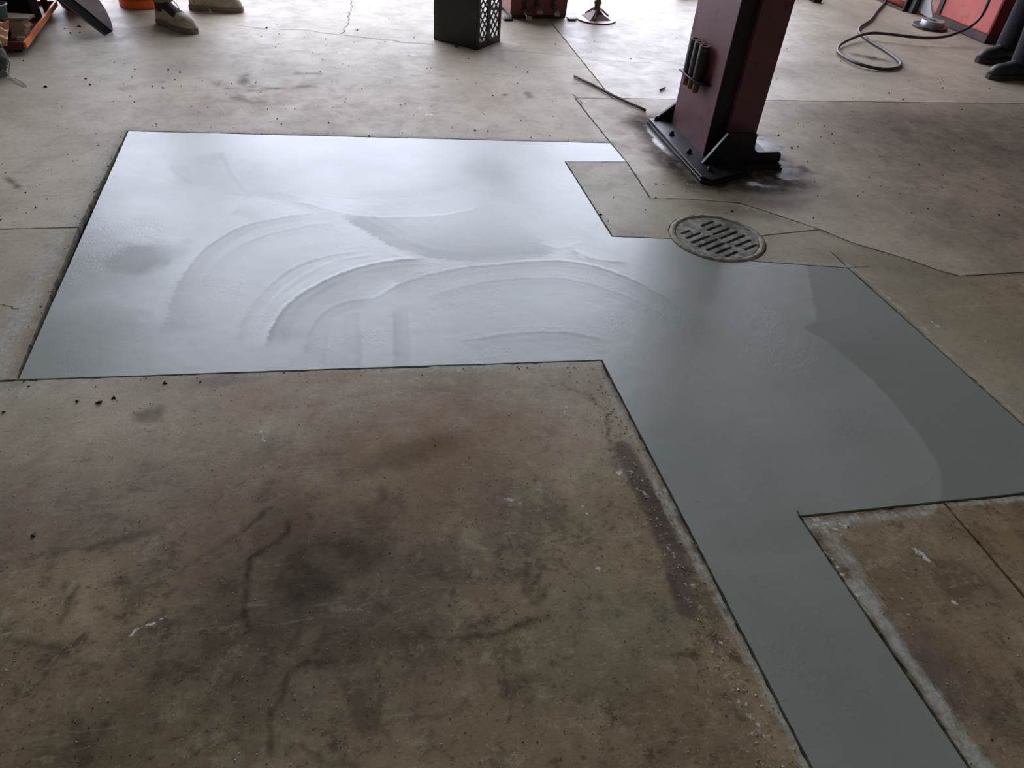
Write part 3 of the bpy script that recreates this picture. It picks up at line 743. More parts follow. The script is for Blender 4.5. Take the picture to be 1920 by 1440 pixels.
M_BAG = simple('black_bag', (15, 15, 15), 0.7, 0, 0.3, 10, bump=0.2, bscale=20, spec=0.2)
M_GREENW = simple('pale_green_wire', (150, 172, 152), 0.45, 0, 0.1, 30)
M_GREYTUB = simple('bluish_tub', (92, 104, 112), 0.25, 0, 0.15, 6)
M_WHITEW = simple('white_wire', (214, 218, 212), 0.4, 0, 0.05, 30)
M_GREENP = simple('grey_green_sheet', (120, 142, 134), 0.4, 0, 0.1, 12)
M_TYRE = simple('black_rubber', (24, 23, 23), 0.7, 0, 0.25, 14, bump=0.1)
M_NAVY = simple('navy_denim', (18, 19, 28), 0.9, 0, 0.2, 22, wear=(56, 64, 86), wear_amt=0.1, bump=0.2, bscale=70)
M_SHOE = simple('black_leather', (28, 30, 32), 0.5, 0, 0.2, 22, bump=0.1)
M_SOLE = simple('dark_sole', (52, 44, 42), 0.7, 0, 0.2, 22)
M_TAN = simple('dusty_work_trousers', (140, 130, 112), 0.9, 0, 0.12, 22, bump=0.2, bscale=80)
M_BOOT = simple('dusty_boot_leather', (178, 170, 146), 0.75, 0, 0.18, 18, wear=(106, 98, 84), wear_amt=0.4, bump=0.15, bscale=50)
M_BOOTD = simple('dark_boot_cuff', (48, 38, 40), 0.8, 0, 0.2, 18)
M_BOOTS = simple('boot_sole_rubber', (120, 112, 98), 0.8, 0, 0.25, 22)
M_LACE = simple('bootlace', (70, 66, 58), 0.8, 0, 0.2, 40)
M_SKIN = simple('skin', (190, 140, 116), 0.55, 0, 0.06, 12)
M_HAIR = simple('brown_hair', (52, 38, 30), 0.7, 0, 0.2, 30)
M_JACKG = simple('grey_sweatshirt', (96, 98, 100), 0.9, 0, 0.12, 14)
M_JACKN = simple('navy_work_shirt', (40, 46, 66), 0.9, 0, 0.12, 14)
M_IRON = Mat('cast_iron'); _v = M_IRON.coord()
M_IRON = M_IRON.fin(M_IRON.mix(M_IRON.ramp(M_IRON.noise(_v, 26, 6, 0.7), 0.40, 0.66), srgb(92, 91, 82), srgb(150, 147, 134)), 0.6, M_IRON.bump(M_IRON.noise(_v, 60, 5), 0.5, 0.006), 0.15, 0.5)
M_RING = simple('mortar_ring', (152, 144, 124), 0.8, 0, 0.25, 30, wear=(110, 96, 76), wear_amt=0.4, bump=0.5, bscale=45)
M_CRACK = simple('crack_dirt', (62, 52, 46), 0.9, 0, 0.3, 40, spec=0.1)
M_GRITL = simple('pale_grit', (196, 190, 176), 0.8, 0, 0.2, 60)
M_GRITD = simple('dark_crumbs', (40, 35, 31), 0.8, 0, 0.3, 60)

# ------------------------------------------------------------------ hairline cracks (parts of the floor)
def crack(pts, w, jig=0.012):
    pl = spline(line_px(pts), 4); bm = BM(); prev = None
    P = []
    for a, b in zip(pl[:-1], pl[1:]):
        n = max(1, int((b - a).length / 0.03)); P += [a + (b - a) * k / n for k in range(n)]
    P.append(pl[-1])
    for i, p in enumerate(P):
        t = (P[min(i + 1, len(P) - 1)] - P[max(i - 1, 0)]).normalized(); s = Vector((-t.y, t.x, 0))
        c = p + s * random.uniform(-jig, jig); ww = w * random.uniform(0.5, 1.2) * (0.4 if i in (0, len(P) - 1) else 1)
        q = [bm.verts.new((c.x + s.x * ww, c.y + s.y * ww, 0.0002)), bm.verts.new((c.x - s.x * ww, c.y - s.y * ww, 0.0002))]
        if prev: bm.faces.new((prev[0], prev[1], q[1], q[0]))
        prev = q
    me_o = obj('crack', bm, M_CRACK, floor)
    for p in me_o.data.polygons:
        if p.normal.z < 0: p.flip()
    return me_o
crack([(440, 48), (500, 53), (570, 57), (630, 64), (700, 72), (770, 80), (815, 84)], 0.0022)
crack([(640, 64), (650, 45), (655, 25), (660, 5), (662, -20)], 0.0022)
crack([(930, 92), (1000, 98), (1070, 105)], 0.0015)
crack([(1072, 176), (1082, 183), (1092, 196)], 0.0022, 0.004)
crack([(1590, 502), (1572, 484), (1556, 470)], 0.0015, 0.001)
crack([(1590, 502), (1615, 500), (1632, 499)], 0.0013, 0.001)
crack([(1500, 968), (1497, 963), (1494, 957)], 0.0018, 0.0005)
crack([(0, 714), (14, 713), (32, 712)], 0.0016, 0.001)
crack([(1105, 112), (1180, 116), (1250, 120)], 0.0012)
crack([(0, 570), (20, 575), (36, 582)], 0.0012, 0.004)

# ------------------------------------------------------------------ drain
def fill_curve(name, loops, depth, mat, parent, z):
    cu = bpy.data.curves.new(name, 'CURVE'); cu.dimensions = '2D'; cu.fill_mode = 'BOTH'; cu.extrude = depth / 2; cu.bevel_depth = 0.0012; cu.bevel_resolution = 1
    for lp in loops:
        s = cu.splines.new('POLY'); s.points.add(len(lp) - 1); s.use_cyclic_u = True
        for p, c in zip(s.points, lp): p.co = (c[0], c[1], 0, 1)
    tmp = bpy.data.objects.new(name, cu); COL.objects.link(tmp)
    me = bpy.data.meshes.new_from_object(tmp.evaluated_get(bpy.context.evaluated_depsgraph_get()))
    bpy.data.objects.remove(tmp); me.name = name; me.materials.clear(); me.materials.append(mat)
    o = bpy.data.objects.new(name, me); o.location = (0, 0, z); return link(o, parent)
drain = empty('floor_drain', (DC.x, DC.y, 0)); tag(drain, 'round cast iron floor drain with two rows of slots set at the patch edge', 'drain')
bm = BM(); add_lathe(bm, [(0.150, -0.028), (DR - 0.003, -0.028), (DR - 0.002, 0.001), (DR - 0.010, 0.005), (0.176, 0.006), (0.170, 0.003), (0.1665, -0.002), (0.1650, -0.020), (0.150, -0.020)], 72, close=True)
for v in bm.verts:
    if v.co.z > -0.01: v.co.z += random.uniform(-0.0025, 0.002); v.co.xy *= 1 + random.uniform(-0.008, 0.006) * (v.co.xy.length < DR - 0.006)
obj('mortar_ring', bm, M_RING, drain, True)
sd = (at(1343.5, 414.5) - at(1314.5, 425.5)).xy.normalized(); pd = Vector((sd.y, -sd.x))        # slot direction, row direction
rowA = [at(1240 + a / 2.824, 380 + b / 2.824) for a, b in ((245, 112), (290, 131), (332, 148), (374, 166), (410, 188), (440, 211), (473, 236))]
rowB = [at(1240 + a / 2.824, 380 + b / 2.824) for a, b in ((131, 156), (157, 178), (196, 197), (238, 217), (276, 240), (320, 257), (372, 273))]
loops = [[(0.163 * math.cos(2 * math.pi * k / 64), 0.163 * math.sin(2 * math.pi * k / 64)) for k in range(64)]]
def slot(c, L, w):
    p = []
    for k in range(7): t = -math.pi / 2 + math.pi * k / 6; p.append(sd * (L / 2 - w + w * math.cos(t)) + pd * (-w * math.sin(t)))
    for k in range(7): t = math.pi / 2 + math.pi * k / 6; p.append(sd * (-L / 2 + w + w * math.cos(t)) + pd * (-w * math.sin(t)))
    return [(c[0] + q.x, c[1] + q.y) for q in p]
for row, ls in ((rowA, (0.085, 0.098, 0.112, 0.120, 0.122, 0.104, 0.084)), (rowB, (0.060, 0.092, 0.118, 0.122, 0.116, 0.100, 0.080))):
    # even spacing along a straight line fitted to the row
    a, b = row[0], row[-1]
    for k, L in enumerate(ls):
        c = a + (b - a) * k / 6 - DC
        loops.append(slot(c, L, 0.0082))
grate = fill_curve('grate', loops, 0.014, M_IRON, drain, -0.0075)
bm = BM(); add_lathe(bm, [(0.0, -0.0285), (0.150, -0.0285)], 32); obj('sump', bm, simple('sump_black', (9, 8, 8), 0.95, 0, 0.2, 12, spec=0.05), drain)  # black colour stands in for the shade of a deeper sump

# ------------------------------------------------------------------ lift post
post = empty('lift_post', (1.78, 3.2, 0)); tag(post, 'maroon steel lift post bolted to the floor on a black base plate', 'post')
PO = Vector((1.78, 3.2, 0)); L_ = lambda x, y, z=0: Vector((x, y, z)) - PO
X0, X1, Y0, Y1 = 1.664, 1.898, 3.030, 3.445
bm = BM()
prof = [(X0, Y0 + .01), (X0, Y1), (X1, Y1), (X1, Y0 - .012), (1.752, Y0 - .012), (1.752, Y0 + .085), (X0 + 0.004, Y0 + .085), (X0 + .004, Y0 + .01)]
add_prism(bm, [(x - PO.x, y - PO.y) for x, y in prof], 3.4, Matrix.Translation((0, 0, 0.026)))
obj('column', bm, M_MAROON, post)
bm = BM(); add_box(bm, L_(1.710, Y0 + 0.048, 1.72), (0.080, 0.070, 3.38)); obj('slide_channel', bm, M_SLOT, post)  # dark strip filling the recess of the column
bm = BM()
pl = [(1.556, 3.515), (1.552, 2.800), (1.590, 2.762), (1.816, 2.850), (1.880, 2.915), (2.020, 2.905), (2.025, 3.515)]
add_prism(bm, [(x - PO.x, y - PO.y) for x, y in pl], 0.013, Matrix.Translation((0, 0, 0.0)))
add_prism(bm, [((x - 1.78) * 0.975, (y - 3.2) * 0.985 + 0.004) for x, y in pl], 0.013, Matrix.Translation((0, 0, 0.0132)))
bmesh.ops.bevel(bm, geom=bm.edges[:], offset=0.0015, segments=1, affect='EDGES')
obj('base_plate', bm, M_BLACKST, post)
def vplate(name, prof, y, t, parent):          # plate standing in the XZ plane
    bm = BM(); m = Matrix(((1, 0, 0, -PO.x), (0, 0, -1, y - PO.y), (0, 1, 0, 0), (0, 0, 0, 1)))
    add_prism(bm, prof, t, m); bmesh.ops.bevel(bm, geom=[e for e in bm.edges], offset=0.001, segments=1, affect='EDGES')
    return obj(name, bm, M_BLACKST, parent)
fil = [(1.866 + 0.030 * (1 - math.cos(t)), 0.104 - 0.030 * math.sin(t)) for t in [k * math.pi / 12 for k in range(7)]]
vplate('gusset', [(1.620, 0.0265), (1.715, 0.166), (1.852, 0.166), (1.862, 0.160)] + fil + [(1.995, 0.074), (2.010, 0.070), (2.018, 0.058), (2.018, 0.0265)], 2.962, 0.018, post)
vplate('gusset', [(1.602, 0.026), (1.602, 0.040), (1.700, 0.118), (1.84, 0.118), (1.84, 0.026)], 3.512, 0.016, post)
bolt_bm = BM()
add_lathe(bolt_bm, [(0, 0), (0.017, 0), (0.017, 0.003), (0, 0.003)], 20)
add_lathe(bolt_bm, [(0, 0.003), (0.0115, 0.003), (0.0115, 0.013), (0.009, 0.015), (0, 0.015)], 6)
add_lathe(bolt_bm, [(0, 0.014), (0.006, 0.014), (0.006, 0.021), (0, 0.021)], 10)
b0 = None
for x, y in ((1.595, 3.490), (1.602, 3.292), (1.605, 3.070), (1.621, 2.868), (1.985, 3.44)):
    if b0 is None: b0 = obj('anchor_bolt', bolt_bm, M_BLACKST, post); o = b0
    else: o = b0.copy(); link(o, post)
    o.location = L_(x, y, 0.0262); o.rotation_euler.z = random.random()
# three adapter tubes in a bracket on the side of the post
TX = X0 - 0.031
ring = lambda y: [(TX - PO.x + 0.017 * math.cos(2 * math.pi * k / 20), y - PO.y + 0.017 * math.sin(2 * math.pi * k / 20)) for k in range(20)]
fill_curve('tube_bracket', [[(X0 - 0.059 - PO.x, 3.165 - PO.y), (X0 - 0.0015 - PO.x, 3.130 - PO.y), (X0 - 0.0015 - PO.x, 3.380 - PO.y), (X0 - 0.059 - PO.x, 3.365 - PO.y)]] + [ring(y) for y in (3.322, 3.266, 3.210)], 0.006, M_BLACKST, post, 0.318)
for y in (3.322, 3.266, 3.210):
    root = empty('adapter_tube', (TX, y, 0.262)); tag(root, {3.322: 'far one of three dark adapter tubes racked on the maroon post', 3.266: 'middle one of three dark adapter tubes racked on the maroon post', 3.210: 'nearest of three dark adapter tubes racked on the maroon post'}[y], 'tube', 'adapter tubes in the post bracket')
    bm = BM(); add_lathe(bm, [(0.0245, 0.064), (0.0245, 0.205), (0.0235, 0.2065), (0.0135, 0.2065), (0.0135, 0.064)], 28, close=True); smooth_by_angle(obj('sleeve', bm, M_TUBE, root))
    bm = BM(); add_lathe(bm, [(0.0, 0.0), (0.0145, 0.0), (0.0155, 0.002), (0.0155, 0.0535), (0.0, 0.0535)], 20); smooth_by_angle(obj('spigot', bm, M_RUSTRIM, root))
    bm = BM(); add_lathe(bm, [(0.0242, 0.2066), (0.0242, 0.2085), (0.0137, 0.2085), (0.0137, 0.2066)], 28, close=True); obj('rim', bm, M_RUSTRIM, root)
    bm = BM(); add_lathe(bm, [(0.0, 0.0540), (0.0154, 0.0540), (0.0154, 0.0635), (0.0, 0.0635)], 20); obj('spigot_neck', bm, M_TUBE, root)

# ------------------------------------------------------------------ milk crate (standing on its side, floor of the crate towards us)
cA, cM, cR = at(813, 74), at(895, 94.5), at(933, 77)
ex = (cM - cA); W = ex.length; ex.normalize(); ey = Vector((-ex.y, ex.x, 0)); D = 0.285; Hc = 0.335
crate = empty('milk_crate', cA, math.atan2(ex.y, ex.x)); tag(crate, 'black plastic milk crate standing on its side on the bare floor', 'crate')
bm = BM(); add_box(bm, (W / 2, 0.006, Hc / 2), (W, 0.010, Hc), bevel=0.004); obj('crate_bottom', bm, M_CRATE, crate)
def lattice(name, frame, face):
    """one side: rim bars around a diagonal mesh; face maps (a,b) on the side (0..1) to local xyz"""
    n = Vector(face(0, 0)) ; 
    A, B = frame
    pa = lambda a, b: Vector(face(a, b))
    bm = BM()
    t = 0.010
    for (p, q, w) in (((0, .06), (1, .06), .042), ((0, .955), (1, .955), .030), ((.035, 0), (.035, 1), .022), ((.965, 0), (.965, 1), .022), ((.46, 0), (.46, 1), .034)):
        add_bar(bm, pa(*p), pa(*q), w, t, pa)
    o = obj(name, bm, M_CRATE, crate)
    bm = BM(); k = 0.165
    for s in (1, -1):
        for i in range(-9, 18):
            c = i * k; seg = []
            for j in range(0, 101):
                a = j / 100; b = (c + s * a * A / B) if s > 0 else (c - a * A / B)
                if 0.07 <= b <= 0.93 and 0.06 <= a <= 0.94: seg.append((a, b))
            if len(seg) > 4: add_bar(bm, pa(*seg[0]), pa(*seg[-1]), 0.0075, 0.006, pa)
    obj('lattice', bm, M_CRATE, o)
def add_bar(bm, a, b, w, t, pa):
    d = (b - a); x = d.normalized()
    nrm = (pa(1, 0) - pa(0, 0)).cross(pa(0, 1) - pa(0, 0)).normalized(); y = nrm.cross(x)
    add_box(bm, (a + b) / 2, (d.length, w, t), Matrix((x, y, nrm)).transposed().to_4x4())
lattice('side_panel', (D, Hc), lambda a, b: (W - 0.006, 0.006 + a * (D - 0.012), b * Hc))
lattice('side_panel', (D, Hc), lambda a, b: (0.006, 0.006 + a * (D - 0.012), b * Hc))
lattice('side_panel', (W, D), lambda a, b: (a * W, 0.006 + b * (D - 0.012), 0.006))
lattice('side_panel', (W, D), lambda a, b: (a * W, 0.006 + b * (D - 0.012), Hc - 0.006))

# ------------------------------------------------------------------ tyre machine pedal housing
pl_, pr_ = at(959, 36), at(1062, 36)
ang = math.atan2(pr_.y - pl_.y, pr_.x - pl_.x); PW = (pr_ - pl_).length
ped = empty('pedal_housing', pl_, ang); tag(ped, 'dark red machine housing with three chrome foot pedals behind the milk crate', 'machine')
bm = BM(); add_box(bm, (PW / 2, 0.19, 0.33), (PW, 0.36, 0.62), bevel=0.006); obj('housing', bm, M_PEDFRONT, ped)
bm = BM(); add_box(bm, (-0.004, 0.19, 0.33), (0.006, 0.352, 0.60), bevel=0.002); obj('side_panel', bm, M_REDSIDE, ped)  # lighter red sheet over the left side
bm = BM(); add_box(bm, (PW / 2, 0.19, 0.0105), (PW - 0.01, 0.35, 0.018), bevel=0.003); obj('base', bm, M_BLACKST, ped)
for xx in (-0.035, PW + 0.035):
    for yy in (-0.015, 0.30):
        bm = BM(); add_box(bm, (xx, yy, 0.0075), (0.066, 0.06, 0.012), bevel=0.004); obj('foot', bm, M_BLACKST, ped)
for u, v, dz, dy in ((982, 24, 0.062, -0.115), (1003, 18, 0.092, -0.085), (1034, 20, 0.082, -0.10)):
    p = pl_ + (pr_ - pl_) * ((u - 959) / 103.0); xx = (p - pl_).length
    bm = BM(); add_box(bm, (xx, 0.008, dz + 0.035), (0.030, 0.006, 0.085)); sl = obj('pedal_slot', bm, M_SLOT, ped)
    bm = BM(); add_beam(bm, (xx, 0.006, dz + 0.012), (xx, dy, dz - 0.018), 0.040, 0.010); add_beam(bm, (xx, dy + 0.004, dz - 0.016), (xx, dy - 0.012, dz - 0.036), 0.042, 0.010)
    bmesh.ops.bevel(bm, geom=bm.edges[:], offset=0.003, segments=2, affect='EDGES'); obj('pedal', bm, M_CHROME, ped)

# ------------------------------------------------------------------ round based stand
st = empty('round_base_stand', at(1117, 36)); tag(st, 'stand with a round steel foot and ribbed cone beside the pedal housing', 'stand')
bm = BM(); add_lathe(bm, [(0, 0), (0.150, 0), (0.153, 0.003), (0.150, 0.008), (0.13, 0.009), (0, 0.012)], 48); smooth_by_angle(obj('foot_disc', bm, M_PINKSTEEL, st))
bm = BM(); add_lathe(bm, [(0.118, 0.0115), (0.060, 0.038), (0.030, 0.062), (0.0, 0.064)], 4, Matrix.Rotation(0.9, 4, 'Z')); obj('cone', bm, M_BROWNST, st)
bm = BM(); add_lathe(bm, [(0, 0.055), (0.024, 0.055), (0.022, 0.10), (0.027, 0.105), (0.027, 0.125), (0.021, 0.13), (0.021, 0.60), (0, 0.60)], 20); smooth_by_angle(obj('pole', bm, M_BROWNST, st))
for k in range(3):
    bm = BM(); c, s_ = math.cos(0.1 + k * 2.1), math.sin(0.1 + k * 2.1); add_beam(bm, (0.10 * c, 0.10 * s_, 0.020), (0.026 * c, 0.026 * s_, 0.072), 0.012, 0.012); obj('rib', bm, M_PINKSTEEL, st)

# ------------------------------------------------------------------ rod and little offcut on the floor
pts = [at(1077, 142.5, .008), at(1110, 158, .008), at(1150, 179, .008), at(1180, 193, .008), at(1197, 200, .008), at(1210, 207, .008)]
bm = BM(); add_tube(bm, pts, 0.0075, 10); tag(obj('steel_rod', bm, M_ROD, None, True), 'long rusty steel rod lying on the floor left of the maroon post', 'rod')
bm = BM(); add_tube(bm, [at(1238, 169, .006), at(1247, 164, .006)], 0.0055, 8); tag(obj('rod_offcut', bm, M_RUSTRIM, None, True), 'short rusty offcut lying beside the tubes on the maroon post', 'rod')
bm = BM(); add_tube(bm, [at(297, 23.5, .009), at(306, 20.5, .009)], 0.0085, 12); tag(obj('white_tube', bm, M_WHITEW, None, True), 'short white tube lying between orange bucket and work boot', 'tube')

# ------------------------------------------------------------------ hose
hp = [(1652, -26, .012), (1659, -10, .012), (1662, 0, .012), (1645, 21, .012), (1632, 38, .012), (1614, 50, .012), (1610.5, 60, .011), (1620, 69, .011), (1637, 81, .011), (1662, 96, .011), (1682, 111, .011), (1689, 120, .011), (1682, 127, .011), (1662, 130, .011),
      (1637, 127, .014), (1603, 117, .020), (1573, 99, .018), (1573, 87, .018), (1587, 77, .024), (1614, 66, .036), (1637, 62, .045), (1666, 64, .050), (1708, 69, .050), (1739, 71, .050), (1770, 69, .060), (1797, 61, .085), (1822, 48, .13), (1841, 29, .20), (1855, 0, .31)]
pl = [at(u, v, z) for u, v, z in hp]
pl += [pl[-1] + Vector((0.02, 0.05, 0.16)), pl[-1] + Vector((0.06, 0.10, 0.34))]
bm = BM(); add_tube(bm, spline(pl, 6), 0.0105, 10); hose = obj('air_hose', bm, M_HOSE, None, True); tag(hose, 'black rubber hose looped on the floor and rising past the red box', 'hose')

# ------------------------------------------------------------------ brake disc
bk = empty('brake_disc', at(1742, 52)); tag(bk, 'grey brake disc lying flat on the floor beside the red box', 'brake disc')
bm = BM(); add_lathe(bm, [(0.05, 0.0), (0.132, 0.0), (0.134, 0.003), (0.134, 0.018), (0.132, 0.021), (0.05, 0.021)], 56, close=True); smooth_by_angle(obj('friction_ring', bm, M_DISCD, bk))
bm = BM(); add_lathe(bm, [(0.090, 0.0212), (0.088, 0.054), (0.085, 0.058), (0.034, 0.058), (0.034, 0.0212)], 48, close=True); bmesh.ops.translate(bm, verts=bm.verts[:], vec=(0.012, -0.004, 0)); smooth_by_angle(obj('hat', bm, M_DISC, bk))
for k in range(5):
    bm = BM(); a = 2 * math.pi * k / 5 + 0.3; add_lathe(bm, [(0, 0.0582), (0.007, 0.0582), (0.007, 0.0587), (0, 0.0587)], 12, Matrix.Translation((0.012 + 0.058 * math.cos(a), -0.004 + 0.058 * math.sin(a), 0))); obj('stud_hole', bm, M_SLOT, bk)

# ------------------------------------------------------------------ red box on the right
RB = empty('red_cabinet', (4.925, 5.07, 0)); tag(RB, 'scuffed red steel cabinet on a grimy plinth behind the person in navy trousers', 'cabinet')
bm = BM(); add_box(bm, (0.40, 0.335, 0.62), (0.80, 0.67, 1.12), bevel=0.012); obj('body', bm, M_REDBOX, RB)
bm = BM(); add_box(bm, (0.402, 0.335, 0.030), (0.79, 0.66, 0.058), bevel=0.004); obj('plinth', bm, M_SKIRT, RB)
bm = BM(); add_box(bm, (0.404, -0.0036, 0.62), (0.80, 0.006, 1.12), bevel=0.002); obj('shaded_end', bm, simple('deep_red_end', (104, 28, 26), 0.5, 0, 0.2, 8), RB)  # thin sheet, shade of this side put into its deep red
bm = BM(); add_box(bm, (-0.005, 0.60, 0.62), (0.012, 0.05, 1.10), bevel=0.003); obj('corner_strip', bm, M_SLOT, RB)

# ------------------------------------------------------------------ red low rack, black uprights and white panel further back
rk = empty('red_pipe_rack', (4.93, 6.04, 0)); tag(rk, 'low red pipe rack with black sled ends at the top edge left of the cabinet', 'rack')
for z, dx in ((0.035, -0.02), (0.105, 0.10)):
    bm = BM(); add_tube(bm, [(dx, 0.02, z), (dx, 0.75, z)], 0.026, 14); obj('pipe', bm, M_REDRAIL, rk, True)
bm = BM(); add_box(bm, (0.05, 0.0, 0.10), (0.22, 0.03, 0.20), bevel=0.004); obj('end_plate', bm, M_BLACKST, rk)
bm = BM(); add_box(bm, (0.05, 0.76, 0.10), (0.22, 0.03, 0.20), bevel=0.004); obj('end_plate', bm, M_BLACKST, rk)
bm = BM(); add_box(bm, (-0.05, 0.38, 0.006), (0.05, 0.8, 0.010)); obj('floor_strip', bm, M_SKIRT, rk)
wp = empty('leaning_sheet', (5.02, 5.85, 0)); tag(wp, 'dusty white sheet panel leaning between black uprights left of the red cabinet', 'panel')
bm = BM(); add_prism(bm, [(0.12, 0.02), (-0.09, 0.0), (-0.09, 0.02), (0.0, 0.11), (-0.04, 0.60), (0.14, 0.60)], 0.012, Matrix(((0, 0, 1, -0.06), (1, 0, 0, 0), (0, 1, 0, 0.0), (0, 0, 0, 1)))); obj('sheet', bm, M_WHITEP, wp)
bm = BM(); add_beam(bm, (-0.10, 0.13, 0.0), (-0.04, 0.14, 0.62), 0.05, 0.05); obj('upright', bm, M_BLACKST, wp)
# dark dolly behind the post at the top edge
dl = empty('black_dolly', at(1405, -14)); tag(dl, 'low black steel dolly glimpsed behind the maroon post at the top edge', 'dolly')
p0 = at(1405, -14)
bm = BM(); add_beam(bm, at(1275, -9) - p0 + Vector((0, 0, .07)), at(1530, -10) - p0 + Vector((0, 0, .07)), 0.09, 0.08); obj('beam', bm, M_BLACKST, dl)
for u, v in ((1531, 4), (1284, -4)):
    q = at(u, v) - p0; bm = BM(); add_box(bm, q + Vector((0, 0.03, 0.04)), (0.085, 0.10, 0.08), bevel=0.012); obj('foot', bm, M_TYRE, dl)

# ------------------------------------------------------------------ bucket, red bin and the two steel dishes
bk2 = empty('orange_bucket', at(261.5, 1.5) ); bk2.location = at(262, 18.5) + Vector((0, 0.145, 0)); tag(bk2, 'orange plastic bucket turned upside down as a seat near the boots', 'bucket')
bm = BM(); add_lathe(bm, [(0.1395, 0.062), (0.132, 0.30), (0.128, 0.37), (0.0, 0.372)], 48); smooth_by_angle(obj('shell', bm, M_BUCKET, bk2))
bm = BM(); add_lathe(bm, [(0.138, 0.0), (0.1465, 0.001), (0.148, 0.008), (0.1465, 0.046), (0.1455, 0.050), (0.138, 0.050)], 48, close=True); smooth_by_angle(obj('rim', bm, M_BUCKET, bk2))
bm = BM(); add_lathe(bm, [(0.136, 0.0502), (0.1425, 0.0502), (0.1425, 0.0615), (0.136, 0.0615)], 48, close=True); smooth_by_angle(obj('rim_groove', bm, simple('orange_shadow_plastic', (190, 84, 22), 0.45, 0, .1, 8), bk2))  # groove shade put into a darker orange than the shell
RBc = at(112, 27) + Vector((0.08, 0.16, 0))
rb = empty('red_bucket', RBc); tag(rb, 'dark red plastic bucket standing behind the orange rail and steel dishes', 'bucket')
bm = BM(); add_lathe(bm, [(0.0, 0.0), (0.080, 0.0), (0.098, 0.012), (0.108, 0.04), (0.128, 0.30), (0.136, 0.31), (0.132, 0.32), (0.122, 0.31), (0.10, 0.05), (0.0, 0.03)], 40); smooth_by_angle(obj('shell', bm, M_REDBIN, rb))
hb = BM(); add_tube(hb, [RBc * 0 + Vector((0.134 * math.cos(t), 0.134 * math.sin(t) * 0.3 - 0.10, 0.30 - 0.05 * math.sin(t))) for t in [k * math.pi / 12 for k in range(13)]], 0.003, 8); obj('handle', hb, M_STEEL, rb)
# half moon steel plate with a dark flange along its straight edge, tip on the floor
T0, T1 = at(212, 60), at(197.5, 67.5)
va = Vector((-0.70, 0.02, 0.71)).normalized(); vb = Vector((0.36, 0.92, 0.20)); vb = (vb - va * vb.dot(va)).normalized(); vn = va.cross(vb)
if vn.z < 0: vn = -vn
blade = empty('curved_steel_blade', T0); tag(blade, 'half moon steel plate with a black flange, leaning left with its tip on the floor', 'steel plate')
LB, HB = 0.54, 0.19
edge = [(LB * k / 24, 0) for k in range(25)]; arcp = [(LB * k / 24, HB * math.sin(math.pi * k / 24) ** 0.8) for k in range(23, 0, -1)]
bm = BM(); pg = edge + arcp
m4 = Matrix((va, vb, vn)).transposed().to_4x4(); m4.translation = (0, 0, 0.004)
top = []; bot = []
for x, y in pg:
    dz = -0.028 * math.sin(math.pi * x / LB) * (y / HB) ** 1.5
    top.append(bm.verts.new(m4 @ Vector((x, y, dz + 0.002)))); bot.append(bm.verts.new(m4 @ Vector((x, y, dz - 0.002))))
ne, na = len(edge), len(arcp)
for A, flip in ((top, 0), (bot, 1)):
    for k in range(1, ne - 1):
        a_, b_ = A[k], A[k + 1]; c_ = A[ne + na - k] if 0 < k <= na else None; d_ = A[ne + na - k - 1] if k + 1 <= na else A[ne - 1]
        if c_ is not None and d_ is not b_: bm.faces.new((a_, b_, d_, c_))
        elif c_ is not None: bm.faces.new((a_, b_, c_))
    bm.faces.new((A[0], A[1], A[ne + na - 1]))
n_ = len(pg)
for k in range(n_): bm.faces.new((top[k], top[(k + 1) % n_], bot[(k + 1) % n_], bot[k]))
obj('face_plate', bm, M_DISH, blade)
fv = T1 - T0
bm = BM(); q = [Vector((0, 0, 0.001)), Vector((0, 0, 0.001)) + fv, va * LB + fv * 1.5, va * LB]
q = [p - vn * 0.004 for p in q]; q2 = [p - vn * 0.005 for p in q]; zlow = min(p.z for p in q2)
vv = [bm.verts.new(p - Vector((0, 0, min(0, zlow)))) for p in q + q2]
for f in ((0, 1, 2, 3), (7, 6, 5, 4), (0, 4, 5, 1), (1, 5, 6, 2), (2, 6, 7, 3), (3, 7, 4, 0)): bm.faces.new([vv[k] for k in f])
obj('flange', bm, M_DISHB, blade)
bm = BM(); add_tube(bm, [fv * 0.93 + Vector((0, 0, 0.004)), fv * 1.15 + va * 0.10 + Vector((0, 0, 0.004)), fv * 1.15 + va * 0.3 + Vector((0, 0, 0.004))], 0.0028, 6); obj('bright_edge', bm, M_STEEL, blade)

# ------------------------------------------------------------------ orange cart with scrap at the left edge
ca, cb = at(49.5, 84.5, .045), at(106, 8, .045)
cd = (cb - ca).normalized(); cn = Vector((-cd.y, cd.x, 0))            # cn points left, away from the aisle
cart = empty('orange_scrap_cart', (ca.x, ca.y, 0)); tag(cart, 'low orange steel frame cart holding scrap boards at the left edge', 'cart')
c0 = Vector((ca.x, ca.y, 0)); LEN = (cb - ca).length + 0.03
lp = lambda s, t, z: cd * s + cn * t + Vector((0, 0, z))
bm = BM(); add_beam(bm, lp(0, 0.006, .045), lp(LEN, 0.006, .045), 0.012, 0.030); obj('side_rail', bm, M_ORANGE, cart)
bm = BM(); add_beam(bm, lp(0.006, 0.013, .040), lp(0.006, 0.75, .040), 0.012, 0.040); obj('front_rail', bm, M_DKRED, cart)
bm = BM(); add_beam(bm, lp(LEN / 2, 0.014, .033), lp(LEN / 2, 0.75, .033), LEN - 0.03, 0.006); obj('deck', bm, M_DKRED, cart)
bm = BM(); add_beam(bm, lp(LEN - .006, 0.014, .045), lp(LEN - .006, 0.75, .045), 0.012, 0.028); obj('rear_rail', bm, M_DKRED, cart)
